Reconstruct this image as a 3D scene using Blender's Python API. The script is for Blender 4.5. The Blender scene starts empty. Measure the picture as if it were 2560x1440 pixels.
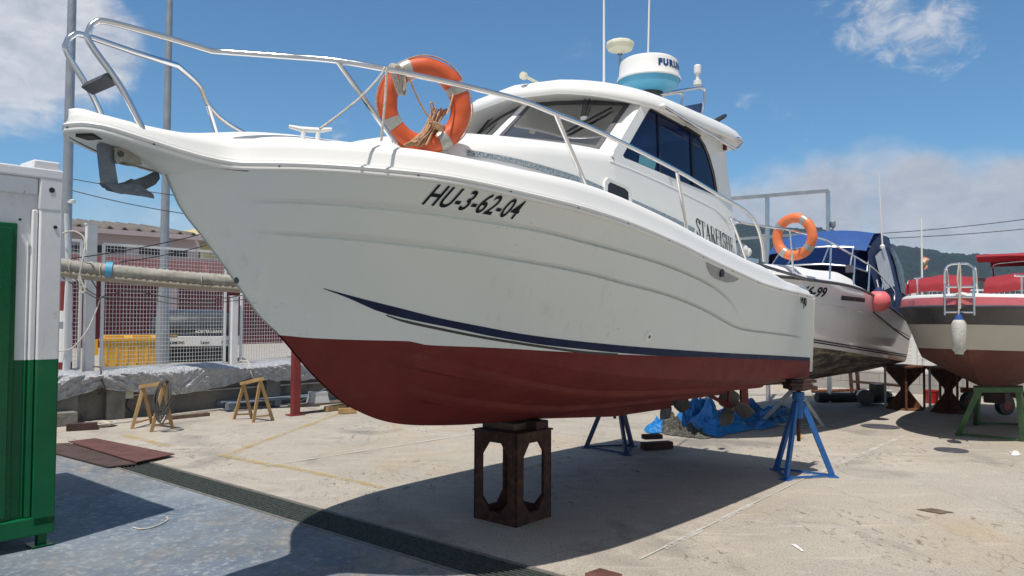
import bpy, bmesh, math, random
from mathutils import Vector, Matrix, noise
from math import sin, cos, pi, radians, sqrt, atan2
random.seed(7)
SC = bpy.context.scene
COL = SC.collection
V = Vector

# ------------------------------------------------------------------ camera
PITCH, ROLL = radians(1.85), radians(0.35)
r0, u0, w0 = V((1, 0, 0)), V((0, -sin(PITCH), cos(PITCH))), V((0, cos(PITCH), sin(PITCH)))
cr, cu = r0*cos(ROLL)+u0*sin(ROLL), u0*cos(ROLL)-r0*sin(ROLL)
cd = bpy.data.cameras.new('camera')
cd.sensor_width = 36; cd.lens = 36*1930/2560; cd.clip_end = 9000; cd.clip_start = .05
cam = bpy.data.objects.new('camera', cd); COL.objects.link(cam)
m = Matrix((cr, cu, -w0)).transposed().to_4x4(); m.translation = V((0, 0, 1.75))
cam.matrix_world = m
SC.camera = cam

# ------------------------------------------------------------------ sun, sky, exposure
SUN = V((-.16, -.375, 1)).normalized()
ld = bpy.data.lights.new('sun', 'SUN'); ld.energy = 4.5; ld.angle = radians(.53); ld.color = (1, .938, .862)
lo = bpy.data.objects.new('sun', ld); COL.objects.link(lo)
lo.rotation_euler = (-SUN).to_track_quat('-Z', 'Y').to_euler(); lo.location = (0, 0, 40)
SC.view_settings.view_transform = 'Standard'; SC.view_settings.look = 'None'
SC.view_settings.exposure = 0.0; SC.view_settings.gamma = 1
SC.cycles.volume_bounces = 0
SC.cycles.max_bounces = 8; SC.cycles.transparent_max_bounces = 16
SC.cycles.use_denoising = True

wd = bpy.data.worlds.new('World'); SC.world = wd; wd.use_nodes = True
nt = wd.node_tree; nt.nodes.clear()
def N(t, kind, **kw):
    n = t.nodes.new(kind)
    for k, v in kw.items():
        if k in n.inputs: n.inputs[k].default_value = v
        else: setattr(n, k, v)
    return n
def math_(t, op, a, b=None, clamp=False):
    n = t.nodes.new('ShaderNodeMath'); n.operation = op; n.use_clamp = clamp
    for i, x in enumerate((a, b)):
        if x is None: continue
        if hasattr(x, 'is_linked'): t.links.new(x, n.inputs[i])
        else: n.inputs[i].default_value = x
    return n.outputs[0]
def ramp(t, fac, stops, interp='LINEAR'):
    n = t.nodes.new('ShaderNodeValToRGB'); n.color_ramp.interpolation = interp
    el = n.color_ramp.elements
    while len(el) < len(stops): el.new(.5)
    for e, (p, c) in zip(el, stops):
        e.position = p; e.color = (*c, 1) if hasattr(c, '__len__') else (c, c, c, 1)
    t.links.new(fac, n.inputs[0]); return n.outputs[0]
def mix(t, fac, a, b, mode='MIX'):
    n = t.nodes.new('ShaderNodeMix'); n.data_type = 'RGBA'; n.blend_type = mode
    for i, x in ((0, fac), (6, a), (7, b)):
        if hasattr(x, 'is_linked'): t.links.new(x, n.inputs[i])
        elif i == 0: n.inputs[0].default_value = x
        else: n.inputs[i].default_value = (*x, 1)
    return n.outputs[2]

sky = N(nt, 'ShaderNodeTexSky', sky_type='NISHITA', sun_disc=False)
sky.sun_elevation = math.asin(SUN.z); sky.sun_rotation = atan2(SUN.x, SUN.y) % (2*pi)
sky.altitude = 0; sky.air_density = 1.0; sky.dust_density = .1; sky.ozone_density = 3.0
geo = N(nt, 'ShaderNodeTexCoord')
DIR = geo.outputs['Generated']
def blob(x, y, z, c0, c1):                 # soft round patch of sky about a direction
    n = N(nt, 'ShaderNodeVectorMath', operation='DOT_PRODUCT'); nt.links.new(DIR, n.inputs[0])
    n.inputs[1].default_value = V((x, y, z)).normalized()
    mr = N(nt, 'ShaderNodeMapRange', interpolation_type='SMOOTHSTEP'); nt.links.new(n.outputs['Value'], mr.inputs[0])
    mr.inputs[1].default_value = cos(radians(c0)); mr.inputs[2].default_value = cos(radians(c1))
    return mr.outputs[0]
def cloudnoise(scale, zs, detail, rough, off=0, dist=.2):
    mp = N(nt, 'ShaderNodeMapping'); nt.links.new(DIR, mp.inputs[0]); mp.inputs['Scale'].default_value = (1, 1, zs); mp.inputs['Location'].default_value = (off, off*.7, off*.3)
    n = N(nt, 'ShaderNodeTexNoise', Scale=scale, Detail=detail, Roughness=rough, Distortion=dist); nt.links.new(mp.outputs[0], n.inputs['Vector'])
    return n.outputs[0]
n1 = cloudnoise(5.5, 1.9, 9, .56, 3.1); n2 = cloudnoise(16, 1.4, 8, .6, 1.7, .35); n3 = cloudnoise(24, 1.7, 11, .68, 4.7, .55)
sep = N(nt, 'ShaderNodeSeparateXYZ'); nt.links.new(DIR, sep.inputs[0])
def add(*xs):
    r = xs[0]
    for x in xs[1:]: r = math_(nt, 'ADD', r, x)
    return r
def mul(a, b): return math_(nt, 'MULTIPLY', a, b)
b_left = add(mul(blob(*(-0.505,0.812,0.293), 7.5, 1.5), 1.0), mul(blob(*(-0.456,0.842,0.289), 4, .5), .55), mul(blob(*(-0.576,0.766,0.286), 9, 2), .8))
b_wisp = add(mul(blob(*(0.377,0.859,0.346), 4.2, .3), .75), mul(blob(*(0.431,0.842,0.324), 4.5, .3), .8), mul(blob(*(0.472,0.829,0.301), 3.6, .3), .8), mul(blob(*(0.299,0.918,0.26), 3.2, .2), .5), mul(blob(*(0.345,0.91,0.231), 3, .2), .35), mul(blob(*(-0.219,0.949,0.227), 1.8, .2), .6))
b_bank = add(mul(blob(*(0.33,0.936,0.12), 6, .5), .8), mul(blob(*(0.424,0.896,0.134), 6, .5), .85), mul(blob(*(0.507,0.856,0.102), 6.5, 1), .85), mul(blob(*(0.575,0.814,0.081), 7, 1.5), .8), mul(blob(*(0.653,0.752,0.091), 10, 3), .8), mul(blob(*(0.212,0.974,0.073), 8, 1), .7))
b_low = add(mul(blob(*(-0.442,0.895,0.063), 8, .5), .55), mul(blob(*(-0.288,0.956,0.049), 8, .5), .5), mul(blob(*(-0.677,0.732,0.08), 14, 2), .7))
def cover(mask, nz, k, lo, hi):
    mr = N(nt, 'ShaderNodeMapRange', interpolation_type='SMOOTHSTEP')
    nt.links.new(add(mask, mul(math_(nt, 'SUBTRACT', nz, .5), k)), mr.inputs[0])
    mr.inputs[1].default_value = lo; mr.inputs[2].default_value = hi
    return mr.outputs[0]
c_left = cover(b_left, add(mul(n1, .55), mul(n3, .45)), 3.0, .3, 1.3)
c_wisp = cover(b_wisp, add(mul(n3, .65), mul(n2, .35)), 4.6, .6, 1.75)
c_bank = cover(b_bank, add(mul(n1, .6), mul(n2, .4)), 2.0, .3, 1.15)
c_low = mul(cover(b_low, n1, 1.6, .3, 1.0), .6)
cloud = math_(nt, 'MINIMUM', add(c_left, mul(c_wisp, .8), c_bank, c_low), 1.0)
# the far bank is greyer than the sunlit puffs
tone = ramp(nt, add(mul(n2, .5), mul(n3, .5)), [(.36, .0), (.64, 1.0)])
white = mix(nt, tone, (.52, .55, .62), (.86, .87, .9))
grey = mix(nt, tone, (.45, .47, .53), (.64, .65, .69))
ccol = mix(nt, math_(nt, 'MINIMUM', mul(c_bank, .95), 1.0), white, grey)
bg1 = N(nt, 'ShaderNodeBackground', Strength=.105); nt.links.new(mix(nt, 1.0, sky.outputs[0], (.65, 1.02, 1.17), 'MULTIPLY'), bg1.inputs[0])
# added grey veil, unseen behind the camera, that neutralises the blue fill light
b_fill = blob(0, -1, .75, 92, 45)
c_fill = mul(cover(b_fill, add(mul(n1, .6), mul(n2, .4)), 1.3, .2, .8), .85)
ccol = mix(nt, c_fill, ccol, (.25, .262, .27)); cloud = math_(nt, 'MAXIMUM', cloud, c_fill)
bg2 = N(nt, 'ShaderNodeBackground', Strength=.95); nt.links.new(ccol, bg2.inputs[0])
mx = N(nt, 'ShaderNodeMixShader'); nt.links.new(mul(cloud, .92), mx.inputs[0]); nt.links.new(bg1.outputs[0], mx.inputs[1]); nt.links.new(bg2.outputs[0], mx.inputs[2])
wo = N(nt, 'ShaderNodeOutputWorld'); nt.links.new(mx.outputs[0], wo.inputs[0])

# ------------------------------------------------------------------ materials
def newmat(name):
    m = bpy.data.materials.new(name); m.use_nodes = True; t = m.node_tree; t.nodes.clear()
    o = t.nodes.new('ShaderNodeOutputMaterial'); b = t.nodes.new('ShaderNodeBsdfPrincipled')
    t.links.new(b.outputs[0], o.inputs[0])
    return m, t, b, o
def tex(t, scale, detail=4, rough=.55, dist=0, coord='Object', stretch=None, off=0):
    c = t.nodes.new('ShaderNodeTexCoord'); n = N(t, 'ShaderNodeTexNoise', Scale=scale, Detail=detail, Roughness=rough, Distortion=dist)
    mp = t.nodes.new('ShaderNodeMapping'); t.links.new(c.outputs[coord], mp.inputs[0])
    mp.inputs['Location'].default_value = (off, off*1.3, off*.7)
    if stretch: mp.inputs['Scale'].default_value = stretch
    t.links.new(mp.outputs[0], n.inputs['Vector'])
    return n.outputs[0]
def bump(t, b, h, strength, dist=.01):
    n = N(t, 'ShaderNodeBump', Strength=strength, Distance=dist); t.links.new(h, n.inputs['Height']); t.links.new(n.outputs[0], b.inputs['Normal'])
def pm(name, col, rough=.5, metal=0, var=.12, scale=4, bmp=0, bscale=60, spec=.5, col2=None, lo=.45, hi=.65, coat=0, stretch=None, bdist=.01, rv=1.0):
    """painted, metal or cloth surface: base colour with uneven wear (and a second worn colour in patches)"""
    m, t, b, o = newmat(name)
    nz = tex(t, scale, 6, .6, stretch=stretch)
    c = mix(t, ramp(t, nz, [(.3, 0), (.7, 1)]), tuple(x*(1-var) for x in col), tuple(min(1, x*(1+var)) for x in col))
    if col2: c = mix(t, ramp(t, tex(t, scale*2.3, 8, .65, off=5, stretch=stretch), [(lo, 0), (hi, 1)]), c, col2)
    t.links.new(c, b.inputs['Base Color'])
    rr = ramp(t, tex(t, scale*1.7, 5, .6, off=9), [(.3, max(0, rough-.08*rv)), (.7, min(1, rough+.1*rv))])
    t.links.new(rr, b.inputs['Roughness'])
    b.inputs['Metallic'].default_value = metal; b.inputs['Specular IOR Level'].default_value = spec; b.inputs['Coat Weight'].default_value = coat
    if bmp: bump(t, b, tex(t, bscale, 4, .6, off=2, stretch=stretch), bmp, bdist)
    return m
M = {}
M['gel'] = None or pm('gelcoat', (.755, .755, .71), .34, var=.025, scale=1.2, spec=.5, rv=.15)
M['deck'] = pm('deck_gelcoat', (.86, .86, .84), .38, var=.015, scale=2, rv=.3)
M['cream'] = pm('headliner', (.62, .6, .52), .6, var=.04)
M['anti'] = pm('antifouling', (.145, .021, .018), .66, var=.16, scale=3.2, bmp=.12, bscale=55, spec=.28, col2=(.19, .05, .043), lo=.56, hi=.85)
M['navy'] = pm('navy_tape', (.009, .018, .06), .55, var=.25, scale=9, col2=(.035, .055, .10), lo=.6, hi=.85, spec=.2)
M['pin'] = pm('dark_tape', (.03, .033, .04), .45)
M['ink'] = pm('black_lettering', (.010, .012, .02), .55, spec=.2)
M['steel'] = pm('stainless_tube', (.78, .78, .79), .16, 1, var=.04)
M['alu'] = pm('aluminium', (.6, .61, .63), .35, 1, var=.08)
M['galv'] = pm('galvanised', (.36, .385, .42), .45, .55, var=.12, scale=7)
M['anchor'] = pm('galvanised_anchor', (.17, .19, .22), .5, .6, var=.2, scale=9, col2=(.4, .38, .33), lo=.55, hi=.75)
M['black'] = pm('black_plastic', (.015, .015, .017), .5)
M['rubber'] = pm('grey_gasket', (.07, .07, .085), .55)
M['white'] = pm('white_plastic', (.8, .8, .78), .4, var=.03)
M['ivory'] = pm('ivory_plastic', (.72, .7, .55), .4, var=.05)
M['radarblue'] = pm('pale_blue_plastic', (.09, .36, .56), .45, var=.06)
M['radarink'] = pm('blue_lettering', (.01, .06, .2), .4)
M['orange'] = pm('orange_buoy', (.62, .105, .03), .5, var=.16, scale=7, bmp=.05, bscale=30, col2=(.7, .2, .08), lo=.6, hi=.8)
M['orange2'] = pm('faded_buoy', (.78, .2, .07), .5, var=.08, scale=7)  # brighter, faded orange of the second life ring
M['refl'] = pm('reflective_band', (.38, .38, .35), .35, .2, var=.15, scale=20)
M['rope'] = pm('tan_rope', (.6, .37, .22), .9, var=.35, scale=60, bmp=.5, bscale=180, col2=(.3, .16, .09), lo=.5, hi=.7)
M['ropew'] = pm('pale_rope', (.55, .52, .46), .9, var=.25, scale=45, bmp=.5, bscale=180)
M['ropeb'] = pm('dark_rope', (.08, .075, .07), .9, var=.3, scale=30)
M['rust'] = pm('rusted_steel', (.06, .026, .018), .8, .1, var=.45, scale=7, col2=(.17, .065, .03), lo=.5, hi=.75, bmp=.35, bscale=70)
M['rust2'] = pm('orange_rust', (.11, .042, .02), .85, .1, var=.35, scale=5, col2=(.26, .1, .04), lo=.45, hi=.7, bmp=.3, bscale=60)
M['plate'] = pm('rusted_plate', (.12, .055, .045), .75, .2, var=.25, scale=3, col2=(.2, .085, .065), lo=.45, hi=.75, bmp=.2)
M['plated'] = pm('dark_rusted_plate', (.075, .05, .042), .75, .2, var=.3, scale=3, col2=(.13, .075, .055), lo=.45, hi=.75, bmp=.2)
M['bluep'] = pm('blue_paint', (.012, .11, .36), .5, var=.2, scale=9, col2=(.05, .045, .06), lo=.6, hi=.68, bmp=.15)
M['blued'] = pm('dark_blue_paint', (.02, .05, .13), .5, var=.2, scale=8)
M['greyp'] = pm('flaking_white_paint', (.42, .42, .41), .65, var=.2, scale=14, col2=(.14, .13, .12), lo=.58, hi=.72)
M['greenp'] = pm('green_paint', (.05, .12, .05), .6, var=.25, scale=9, col2=(.2, .2, .14), lo=.62, hi=.74)
M['redp'] = pm('red_oxide_paint', (.2, .024, .024), .55, var=.15)
M['wood'] = pm('pine', (.42, .27, .12), .7, var=.25, scale=6, stretch=(1, 1, .15), bmp=.2)
M['woodd'] = pm('weathered_timber', (.14, .1, .075), .85, var=.35, scale=7, bmp=.4, bscale=40)
M['woodr'] = pm('dark_timber', (.06, .03, .026), .85, var=.35, scale=7, bmp=.4, bscale=40)
M['cabwhite'] = None
M['meshw'] = pm('white_fence_paint', (.8, .8, .79), .5, var=.05)
M['yellow'] = pm('yellow_plastic', (.7, .38, .01), .45, var=.1, scale=5)
M['tank'] = pm('dark_tank_plastic', (.012, .014, .017), .32, var=.3, scale=4)
M['tankg'] = pm('smoky_tank_plastic', (.035, .042, .05), .3, var=.2, scale=4)
M['tilegrey'] = pm('fibre_cement_sheet', (.15, .135, .12), .9, var=.2, scale=2)
M['tilered'] = pm('clay_tile', (.38, .14, .08), .85, var=.25, scale=2)
M['maroon'] = pm('maroon_wall', (.12, .012, .022), .7, var=.1, scale=.8)
M['pinkw'] = pm('pink_wall', (.52, .2, .2), .8, var=.08, scale=.8)
M['palew'] = pm('pale_wall', (.5, .42, .43), .8, var=.08, scale=.8)
M['yelw'] = pm('straw_panel', (.5, .45, .24), .8, var=.12, scale=2)
M['awning'] = pm('ribbed_awning_cloth', (.34, .325, .285), .8, var=.3, scale=3.5, stretch=(1, 1, 5))
M['conc'] = pm('old_concrete', (.2, .19, .17), .9, var=.35, scale=1.3, col2=(.08, .075, .07), lo=.55, hi=.75, bmp=.5, bscale=14, bdist=.03)
M['silver'] = pm('silver_tarp', (.5, .515, .54), .36, .35, var=.25, scale=14, bmp=1.0, bscale=42, bdist=.03)
M['bluetarp'] = pm('blue_tarp', (.012, .2, .55), .38, var=.2, scale=4, bmp=.55, bscale=24, bdist=.03)
M['camo'] = pm('olive_net', (.065, .065, .05), .85, var=.4, scale=9, col2=(.17, .165, .14), lo=.5, hi=.62, bmp=.8, bscale=30, bdist=.04)
M['canvas'] = pm('royal_blue_canvas', (.018, .075, .27), .75, var=.12, scale=3, bmp=.25, bscale=16, bdist=.03)
M['canvasd'] = pm('navy_canvas', (.012, .03, .1), .7, var=.2, scale=3, bmp=.4, bscale=12, bdist=.04)
M['redcan'] = pm('crimson_canvas', (.3, .02, .03), .8, var=.12, scale=3, bmp=.2, bscale=12, bdist=.03)
M['pinkgel'] = pm('faded_red_gelcoat', (.6, .15, .18), .3, var=.1, scale=3)
M['blackgel'] = pm('faded_black_gelcoat', (.06, .06, .065), .35, var=.25, scale=3)
M['beigegel'] = pm('beige_gelcoat', (.5, .49, .44), .35, var=.05, scale=2)
M['pinkball'] = pm('pink_fender', (.75, .16, .17), .5, var=.1, scale=6, col2=(.8, .4, .38), lo=.6, hi=.8)
M['fender'] = pm('scuffed_fender', (.52, .52, .48), .6, var=.15, scale=12, col2=(.16, .16, .15), lo=.57, hi=.68)
M['gelg'] = pm('glossy_gelcoat', (.7, .7, .72), .1, var=.03, scale=1.5, coat=.5)
M['propm'] = pm('primed_bronze', (.2, .19, .17), .55, .2, var=.2, scale=9)
M['bucket'] = pm('red_plastic', (.5, .02, .015), .45)
M['grate'] = pm('green_grating', (.09, .11, .10), .6, .3, var=.4, scale=20, col2=(.17, .18, .16), lo=.5, hi=.75)
M['cable'] = pm('black_cable', (.02, .02, .022), .6)
M['block'] = None
# topsides: faint vertical run-off, scuffs and yellowing over white gelcoat
m, t, b, o = newmat('weathered_gelcoat')
c = mix(t, ramp(t, tex(t, 1.0, 5, .6), [(.35, 0), (.7, 1)]), (.715, .755, .735), (.675, .72, .70))
c = mix(t, math_(t, 'MULTIPLY', ramp(t, tex(t, 7, 6, .65, stretch=(2.2, 2.2, .10)), [(.56, 0), (.72, .5)]), ramp(t, tex(t, .9, 3, .5, off=5), [(.4, 0), (.65, 1)])), c, (.565, .575, .52))
c = mix(t, math_(t, 'MULTIPLY', ramp(t, tex(t, 30, 6, .75, .6, off=9, stretch=(.5, .5, 1.5)), [(.62, 0), (.67, .8)]), ramp(t, tex(t, 1.3, 3, .5, off=15), [(.58, 0), (.66, 1)])), c, (.32, .31, .29))
t.links.new(c, b.inputs['Base Color']); b.inputs['Roughness'].default_value = .3
M['gel'] = m
# sparkling grey cove stripe
m, t, b, o = newmat('speckled_stripe')
t.links.new(mix(t, ramp(t, tex(t, 130, 2, .7), [(.42, 0), (.56, 1)]), (.07, .11, .15), (.42, .47, .5)), b.inputs['Base Color']); b.inputs['Roughness'].default_value = .4; M['speck'] = m
# windscreen glass and tinted side glass
def glass(name, tint, gl=1.5, add0=0.0):
    m, t, b, o = newmat(name); t.nodes.remove(b)
    tr = N(t, 'ShaderNodeBsdfTransparent'); tr.inputs[0].default_value = (*tint, 1)
    gs = N(t, 'ShaderNodeBsdfGlossy', Roughness=.01); gs.inputs[0].default_value = (1, 1, 1, 1)
    fr = N(t, 'ShaderNodeFresnel', IOR=gl); mx = t.nodes.new('ShaderNodeMixShader')
    t.links.new(math_(t, 'MINIMUM', math_(t, 'ADD', math_(t, 'MULTIPLY', fr.outputs[0], 1.8), add0), 1.0), mx.inputs[0]); t.links.new(tr.outputs[0], mx.inputs[1]); t.links.new(gs.outputs[0], mx.inputs[2]); t.links.new(mx.outputs[0], o.inputs[0])
    return m
M['glass'] = glass('clear_glass', (.72, .76, .74), 1.6, .16)
m, t, b, o = newmat('blue_tinted_glass'); tr = N(t, 'ShaderNodeBsdfTransparent'); tr.inputs[0].default_value = (.03, .07, .2, 1); mx = t.nodes.new('ShaderNodeMixShader'); mx.inputs[0].default_value = .72
b.inputs['Base Color'].default_value = (.007, .019, .085, 1); b.inputs['Roughness'].default_value = .02; b.inputs['Specular IOR Level'].default_value = .32
t.links.new(tr.outputs[0], mx.inputs[1]); t.links.new(b.outputs[0], mx.inputs[2]); t.links.new(mx.outputs[0], o.inputs[0]); M['tint'] = m
M['vinyl'] = pm('cloudy_vinyl_window', (.42, .44, .47), .25, var=.1, scale=6)

# ------------------------------------------------------------------ mesh helpers
class MB:
    def __init__(s): s.v = []; s.f = []; s.mi = []; s.cur = 0
    def add(s, vs, fs):
        k = len(s.v); s.v += [tuple(p) for p in vs]; s.f += [tuple(i+k for i in f) for f in fs]; s.mi += [s.cur]*len(fs); return s
    def box(s, c, size, ax=None, taper=1):
        """box at centre c; ax = (x axis, y axis, z axis) or a turn about z in radians"""
        c = V(c); hx, hy, hz = (x/2 for x in size)
        if ax is None: X, Y, Z = V((1, 0, 0)), V((0, 1, 0)), V((0, 0, 1))
        elif hasattr(ax, '__len__'): X, Y, Z = (V(a).normalized() for a in ax)
        else: X, Y, Z = V((cos(ax), sin(ax), 0)), V((-sin(ax), cos(ax), 0)), V((0, 0, 1))
        vs = []
        for z in (-1, 1):
            k = taper if z > 0 else 1
            for x, y in ((-1, -1), (1, -1), (1, 1), (-1, 1)): vs.append(c+X*hx*x*k+Y*hy*y*k+Z*hz*z)
        return s.add(vs, [(3, 2, 1, 0), (4, 5, 6, 7), (0, 1, 5, 4), (1, 2, 6, 5), (2, 3, 7, 6), (3, 0, 4, 7)])
    def bar(s, a, b, w, d, up=(0, 0, 1)):
        """rectangular bar from a to b"""
        a, b = V(a), V(b); Z = (b-a).normalized(); X = Z.cross(V(up))
        if X.length < 1e-3: X = Z.cross(V((1, 0, 0)))
        X.normalize(); Y = Z.cross(X)
        return s.box((a+b)/2, (w, d, (b-a).length), (X, Y, Z))
    def tube(s, pts, r, n=8, closed=False, cap=True, flat=1):
        pts = [V(p) for p in pts]; rs = r if hasattr(r, '__len__') else [r]*len(pts); L = len(pts); rings = []; up = None
        for i, p in enumerate(pts):
            if closed: t = pts[(i+1) % L]-pts[i-1]
            else: t = pts[min(i+1, L-1)]-pts[max(i-1, 0)]
            t.normalize()
            if up is None:
                up = V((0, 0, 1)) if abs(t.z) < .9 else V((1, 0, 0))
            X = t.cross(up)
            if X.length < 1e-4: X = t.orthogonal()
            X.normalize(); Y = X.cross(t).normalized(); up = Y
            rings.append([p+X*cos(2*pi*k/n)*rs[i]+Y*sin(2*pi*k/n)*rs[i]*flat for k in range(n)])
        vs = [q for ring in rings for q in ring]; fs = []
        for i in range(L if closed else L-1):
            j = (i+1) % L
            for k in range(n): fs.append((i*n+k, i*n+(k+1) % n, j*n+(k+1) % n, j*n+k))
        if cap and not closed: fs += [tuple(range(n))[::-1], tuple((L-1)*n+k for k in range(n))]
        return s.add(vs, fs)
    def cyl(s, a, b, r0, r1=None, n=12): return s.tube([a, b], [r0, r0 if r1 is None else r1], n)
    def grid(s, rows, closed=False, flip=False):
        n = len(rows[0]); vs = [p for r in rows for p in r]; fs = []
        for i in range(len(rows)-1):
            for k in range(n if closed else n-1):
                a, b, c, d = i*n+k, i*n+(k+1) % n, (i+1)*n+(k+1) % n, (i+1)*n+k
                fs.append((d, c, b, a) if flip else (a, b, c, d))
        return s.add(vs, fs)
    def lathe(s, prof, c, n=24, axis=(0, 0, 1), sx=1):
        """turned shape: prof = [(radius, height)...] about an axis at c"""
        c = V(c); Z = V(axis).normalized(); X = Z.orthogonal().normalized() if abs(Z.z) < .99 else V((1, 0, 0)); Y = Z.cross(X)
        rows = [[c+(X*cos(2*pi*k/n)*sx+Y*sin(2*pi*k/n))*max(r, 1e-4)+Z*h for k in range(n)] for r, h in prof]
        return s.grid(rows, True)
    def prism(s, poly, off):
        """flat polygon pushed along off"""
        n = len(poly); off = V(off); vs = [V(p) for p in poly]+[V(p)+off for p in poly]
        return s.add(vs, [tuple(range(n))[::-1], tuple(range(n, 2*n))]+[(i, (i+1) % n, n+(i+1) % n, n+i) for i in range(n)])
    def ball(s, c, r, n=16, m=10, sc=(1, 1, 1)):
        return s.grid([[V(c)+V((sc[0]*r*sin(pi*j/m)*cos(2*pi*k/n), sc[1]*r*sin(pi*j/m)*sin(2*pi*k/n), -sc[2]*r*cos(pi*j/m))) for k in range(n)] for j in range(m+1)], True)
    def build(s, name, mat, parent=None, origin=(0, 0, 0), smooth=35, fix=True):
        me = bpy.data.meshes.new(name); o_ = V(origin)
        me.from_pydata([V(p)-o_ for p in s.v], [], s.f)
        for mm in (mat if isinstance(mat, list) else [mat]): me.materials.append(mm)
        if isinstance(mat, list): me.polygons.foreach_set('material_index', s.mi)
        if fix:
            bm = bmesh.new(); bm.from_mesh(me); bmesh.ops.remove_doubles(bm, verts=bm.verts, dist=1e-5)
            bmesh.ops.recalc_face_normals(bm, faces=bm.faces); bm.to_mesh(me); bm.free()
        if smooth:
            me.polygons.foreach_set('use_smooth', [True]*len(me.polygons)); me.set_sharp_from_angle(angle=radians(smooth))
        me.update()
        o = bpy.data.objects.new(name, me); COL.objects.link(o)
        if parent: o.parent = parent
        else: o.location = o_
        return o
def tag(o, label, cat, group=None, kind=None):
    if label: o['label'] = label
    if cat: o['category'] = cat
    if group: o['group'] = group
    if kind: o['kind'] = kind
    return o
def empty(name, loc, label, cat, rz=0, group=None):
    o = bpy.data.objects.new(name, None); COL.objects.link(o); o.location = loc; o.rotation_euler = (0, 0, rz); o.empty_display_size = .2
    return tag(o, label, cat, group)
def copy_tree(o, loc, rz=None):
    c = o.copy(); COL.objects.link(c); c.location = loc
    if rz is not None: c.rotation_euler = (0, 0, rz)
    for ch in list(o.children):
        d = ch.copy(); COL.objects.link(d); d.parent = c
        for g in list(ch.children):
            e = g.copy(); COL.objects.link(e); e.parent = d
    return c
def pch(xs, ys):
    """monotone curve through points"""
    n = len(xs); h = [xs[i+1]-xs[i] for i in range(n-1)]; d = [(ys[i+1]-ys[i])/h[i] for i in range(n-1)]
    mm = [d[0]]+[0 if d[i-1]*d[i] <= 0 else 2/(1/d[i-1]+1/d[i]) for i in range(1, n-1)]+[d[-1]]
    def f(x):
        x = min(max(x, xs[0]), xs[-1]); i = 0
        while i < n-2 and x > xs[i+1]: i += 1
        t = (x-xs[i])/h[i]
        return ys[i]*(1+2*t)*(1-t)**2+mm[i]*h[i]*t*(1-t)**2+ys[i+1]*t*t*(3-2*t)+mm[i+1]*h[i]*t*t*(t-1)
    return f
def smooth_path(pts, n=6, closed=False):
    """Catmull-Rom curve through pts"""
    P = [V(p) for p in pts]; out = []; L = len(P)
    for i in range(L if closed else L-1):
        a, b = P[i], P[(i+1) % L]; p = P[i-1] if closed or i else a*2-b; q = P[(i+2) % L] if closed or i+2 < L else b*2-a
        for k in range(n):
            t = k/n; out.append(.5*((2*a)+(b-p)*t+(2*p-5*a+4*b-q)*t*t+(3*a-p-3*b+q)*t*t*t))
    if not closed: out.append(P[-1])
    return out
def rounded(pts, r, n=4):
    """polyline with its inner corners rounded (bent tube)"""
    P = [V(p) for p in pts]; out = [P[0]]
    for i in range(1, len(P)-1):
        a, b = (P[i-1]-P[i]), (P[i+1]-P[i]); k = min(r, a.length*.45, b.length*.45)
        A, B = P[i]+a.normalized()*k, P[i]+b.normalized()*k
        for j in range(n+1):
            t = j/n; out.append(A*(1-t)**2+P[i]*2*t*(1-t)+B*t*t)
    return out+[P[-1]]
def fill2d(outer, holes):
    """triangles of a flat outline with holes: (points, faces)"""
    bm = bmesh.new()
    for loop in [outer]+holes:
        vs = [bm.verts.new((p[0], p[1], 0)) for p in loop]
        for i in range(len(vs)): bm.edges.new((vs[i], vs[(i+1) % len(vs)]))
    bmesh.ops.triangle_fill(bm, use_beauty=True, use_dissolve=False, edges=bm.edges)
    bm.verts.index_update(); r = [v.co.copy() for v in bm.verts], [tuple(v.index for v in f.verts) for f in bm.faces]; bm.free(); return r
def text2d(s, size, shear=0, bold=0, space=1):
    """outline of a word: flat points and faces, baseline at 0"""
    c = bpy.data.curves.new('lettering', 'FONT'); c.body = s; c.size = size; c.shear = shear; c.offset = bold; c.space_character = space; c.resolution_u = 4
    o = bpy.data.objects.new('lettering', c); COL.objects.link(o); dg = bpy.context.evaluated_depsgraph_get(); dg.update()
    me = bpy.data.meshes.new_from_object(o.evaluated_get(dg)); r = [v.co.copy() for v in me.vertices], [tuple(p.vertices) for p in me.polygons]
    bpy.data.objects.remove(o); bpy.data.curves.remove(c); bpy.data.meshes.remove(me); return r
def fbm(p, s=1, o=3):
    return noise.fractal(V(p)*s, 1.0, 2.0, o)

# ------------------------------------------------------------------ the fishing boat on stands (x forward, y to port, z up; metres)
AX = radians(230)
C0 = V((2.42, 9.46, 0))
FW, PT = V((cos(AX), sin(AX), 0)), V((-sin(AX), cos(AX), 0))
def BW(p): return C0+FW*p[0]+PT*p[1]+V((0, 0, p[2]))       # boat -> world
boat = empty('fishing_boat', C0, 'white cabin fishing boat with red antifouling bottom lettered HU-3-62-04, propped on stands', 'boat', AX)
us = [-.2,.4,1,2,3,4,4.7,5.2,5.7,6.0,6.15,6.3,6.4,6.48,6.6,6.7,6.78]
VS = pch(us, [1.32,1.335,1.39,1.415,1.42,1.40,1.36,1.28,1.12,.93,.79,.6,.45,.33,.2,.1,0.])
WS = pch([-.2,.4,1.0,1.81,2.41,3.0,3.45,4.31,5.1,5.63,6.06,6.37,6.6,6.78], [1.93,1.96,1.975,2.029,2.111,2.202,2.28,2.399,2.468,2.516,2.541,2.562,2.572,2.53])
VC = pch([-.2,0,1,2,3,4,4.5,5,5.5,6,6.22,6.78], [1.2,1.2,1.22,1.22,1.17,.98,.8,.55,.27,.06,0,0])
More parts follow.
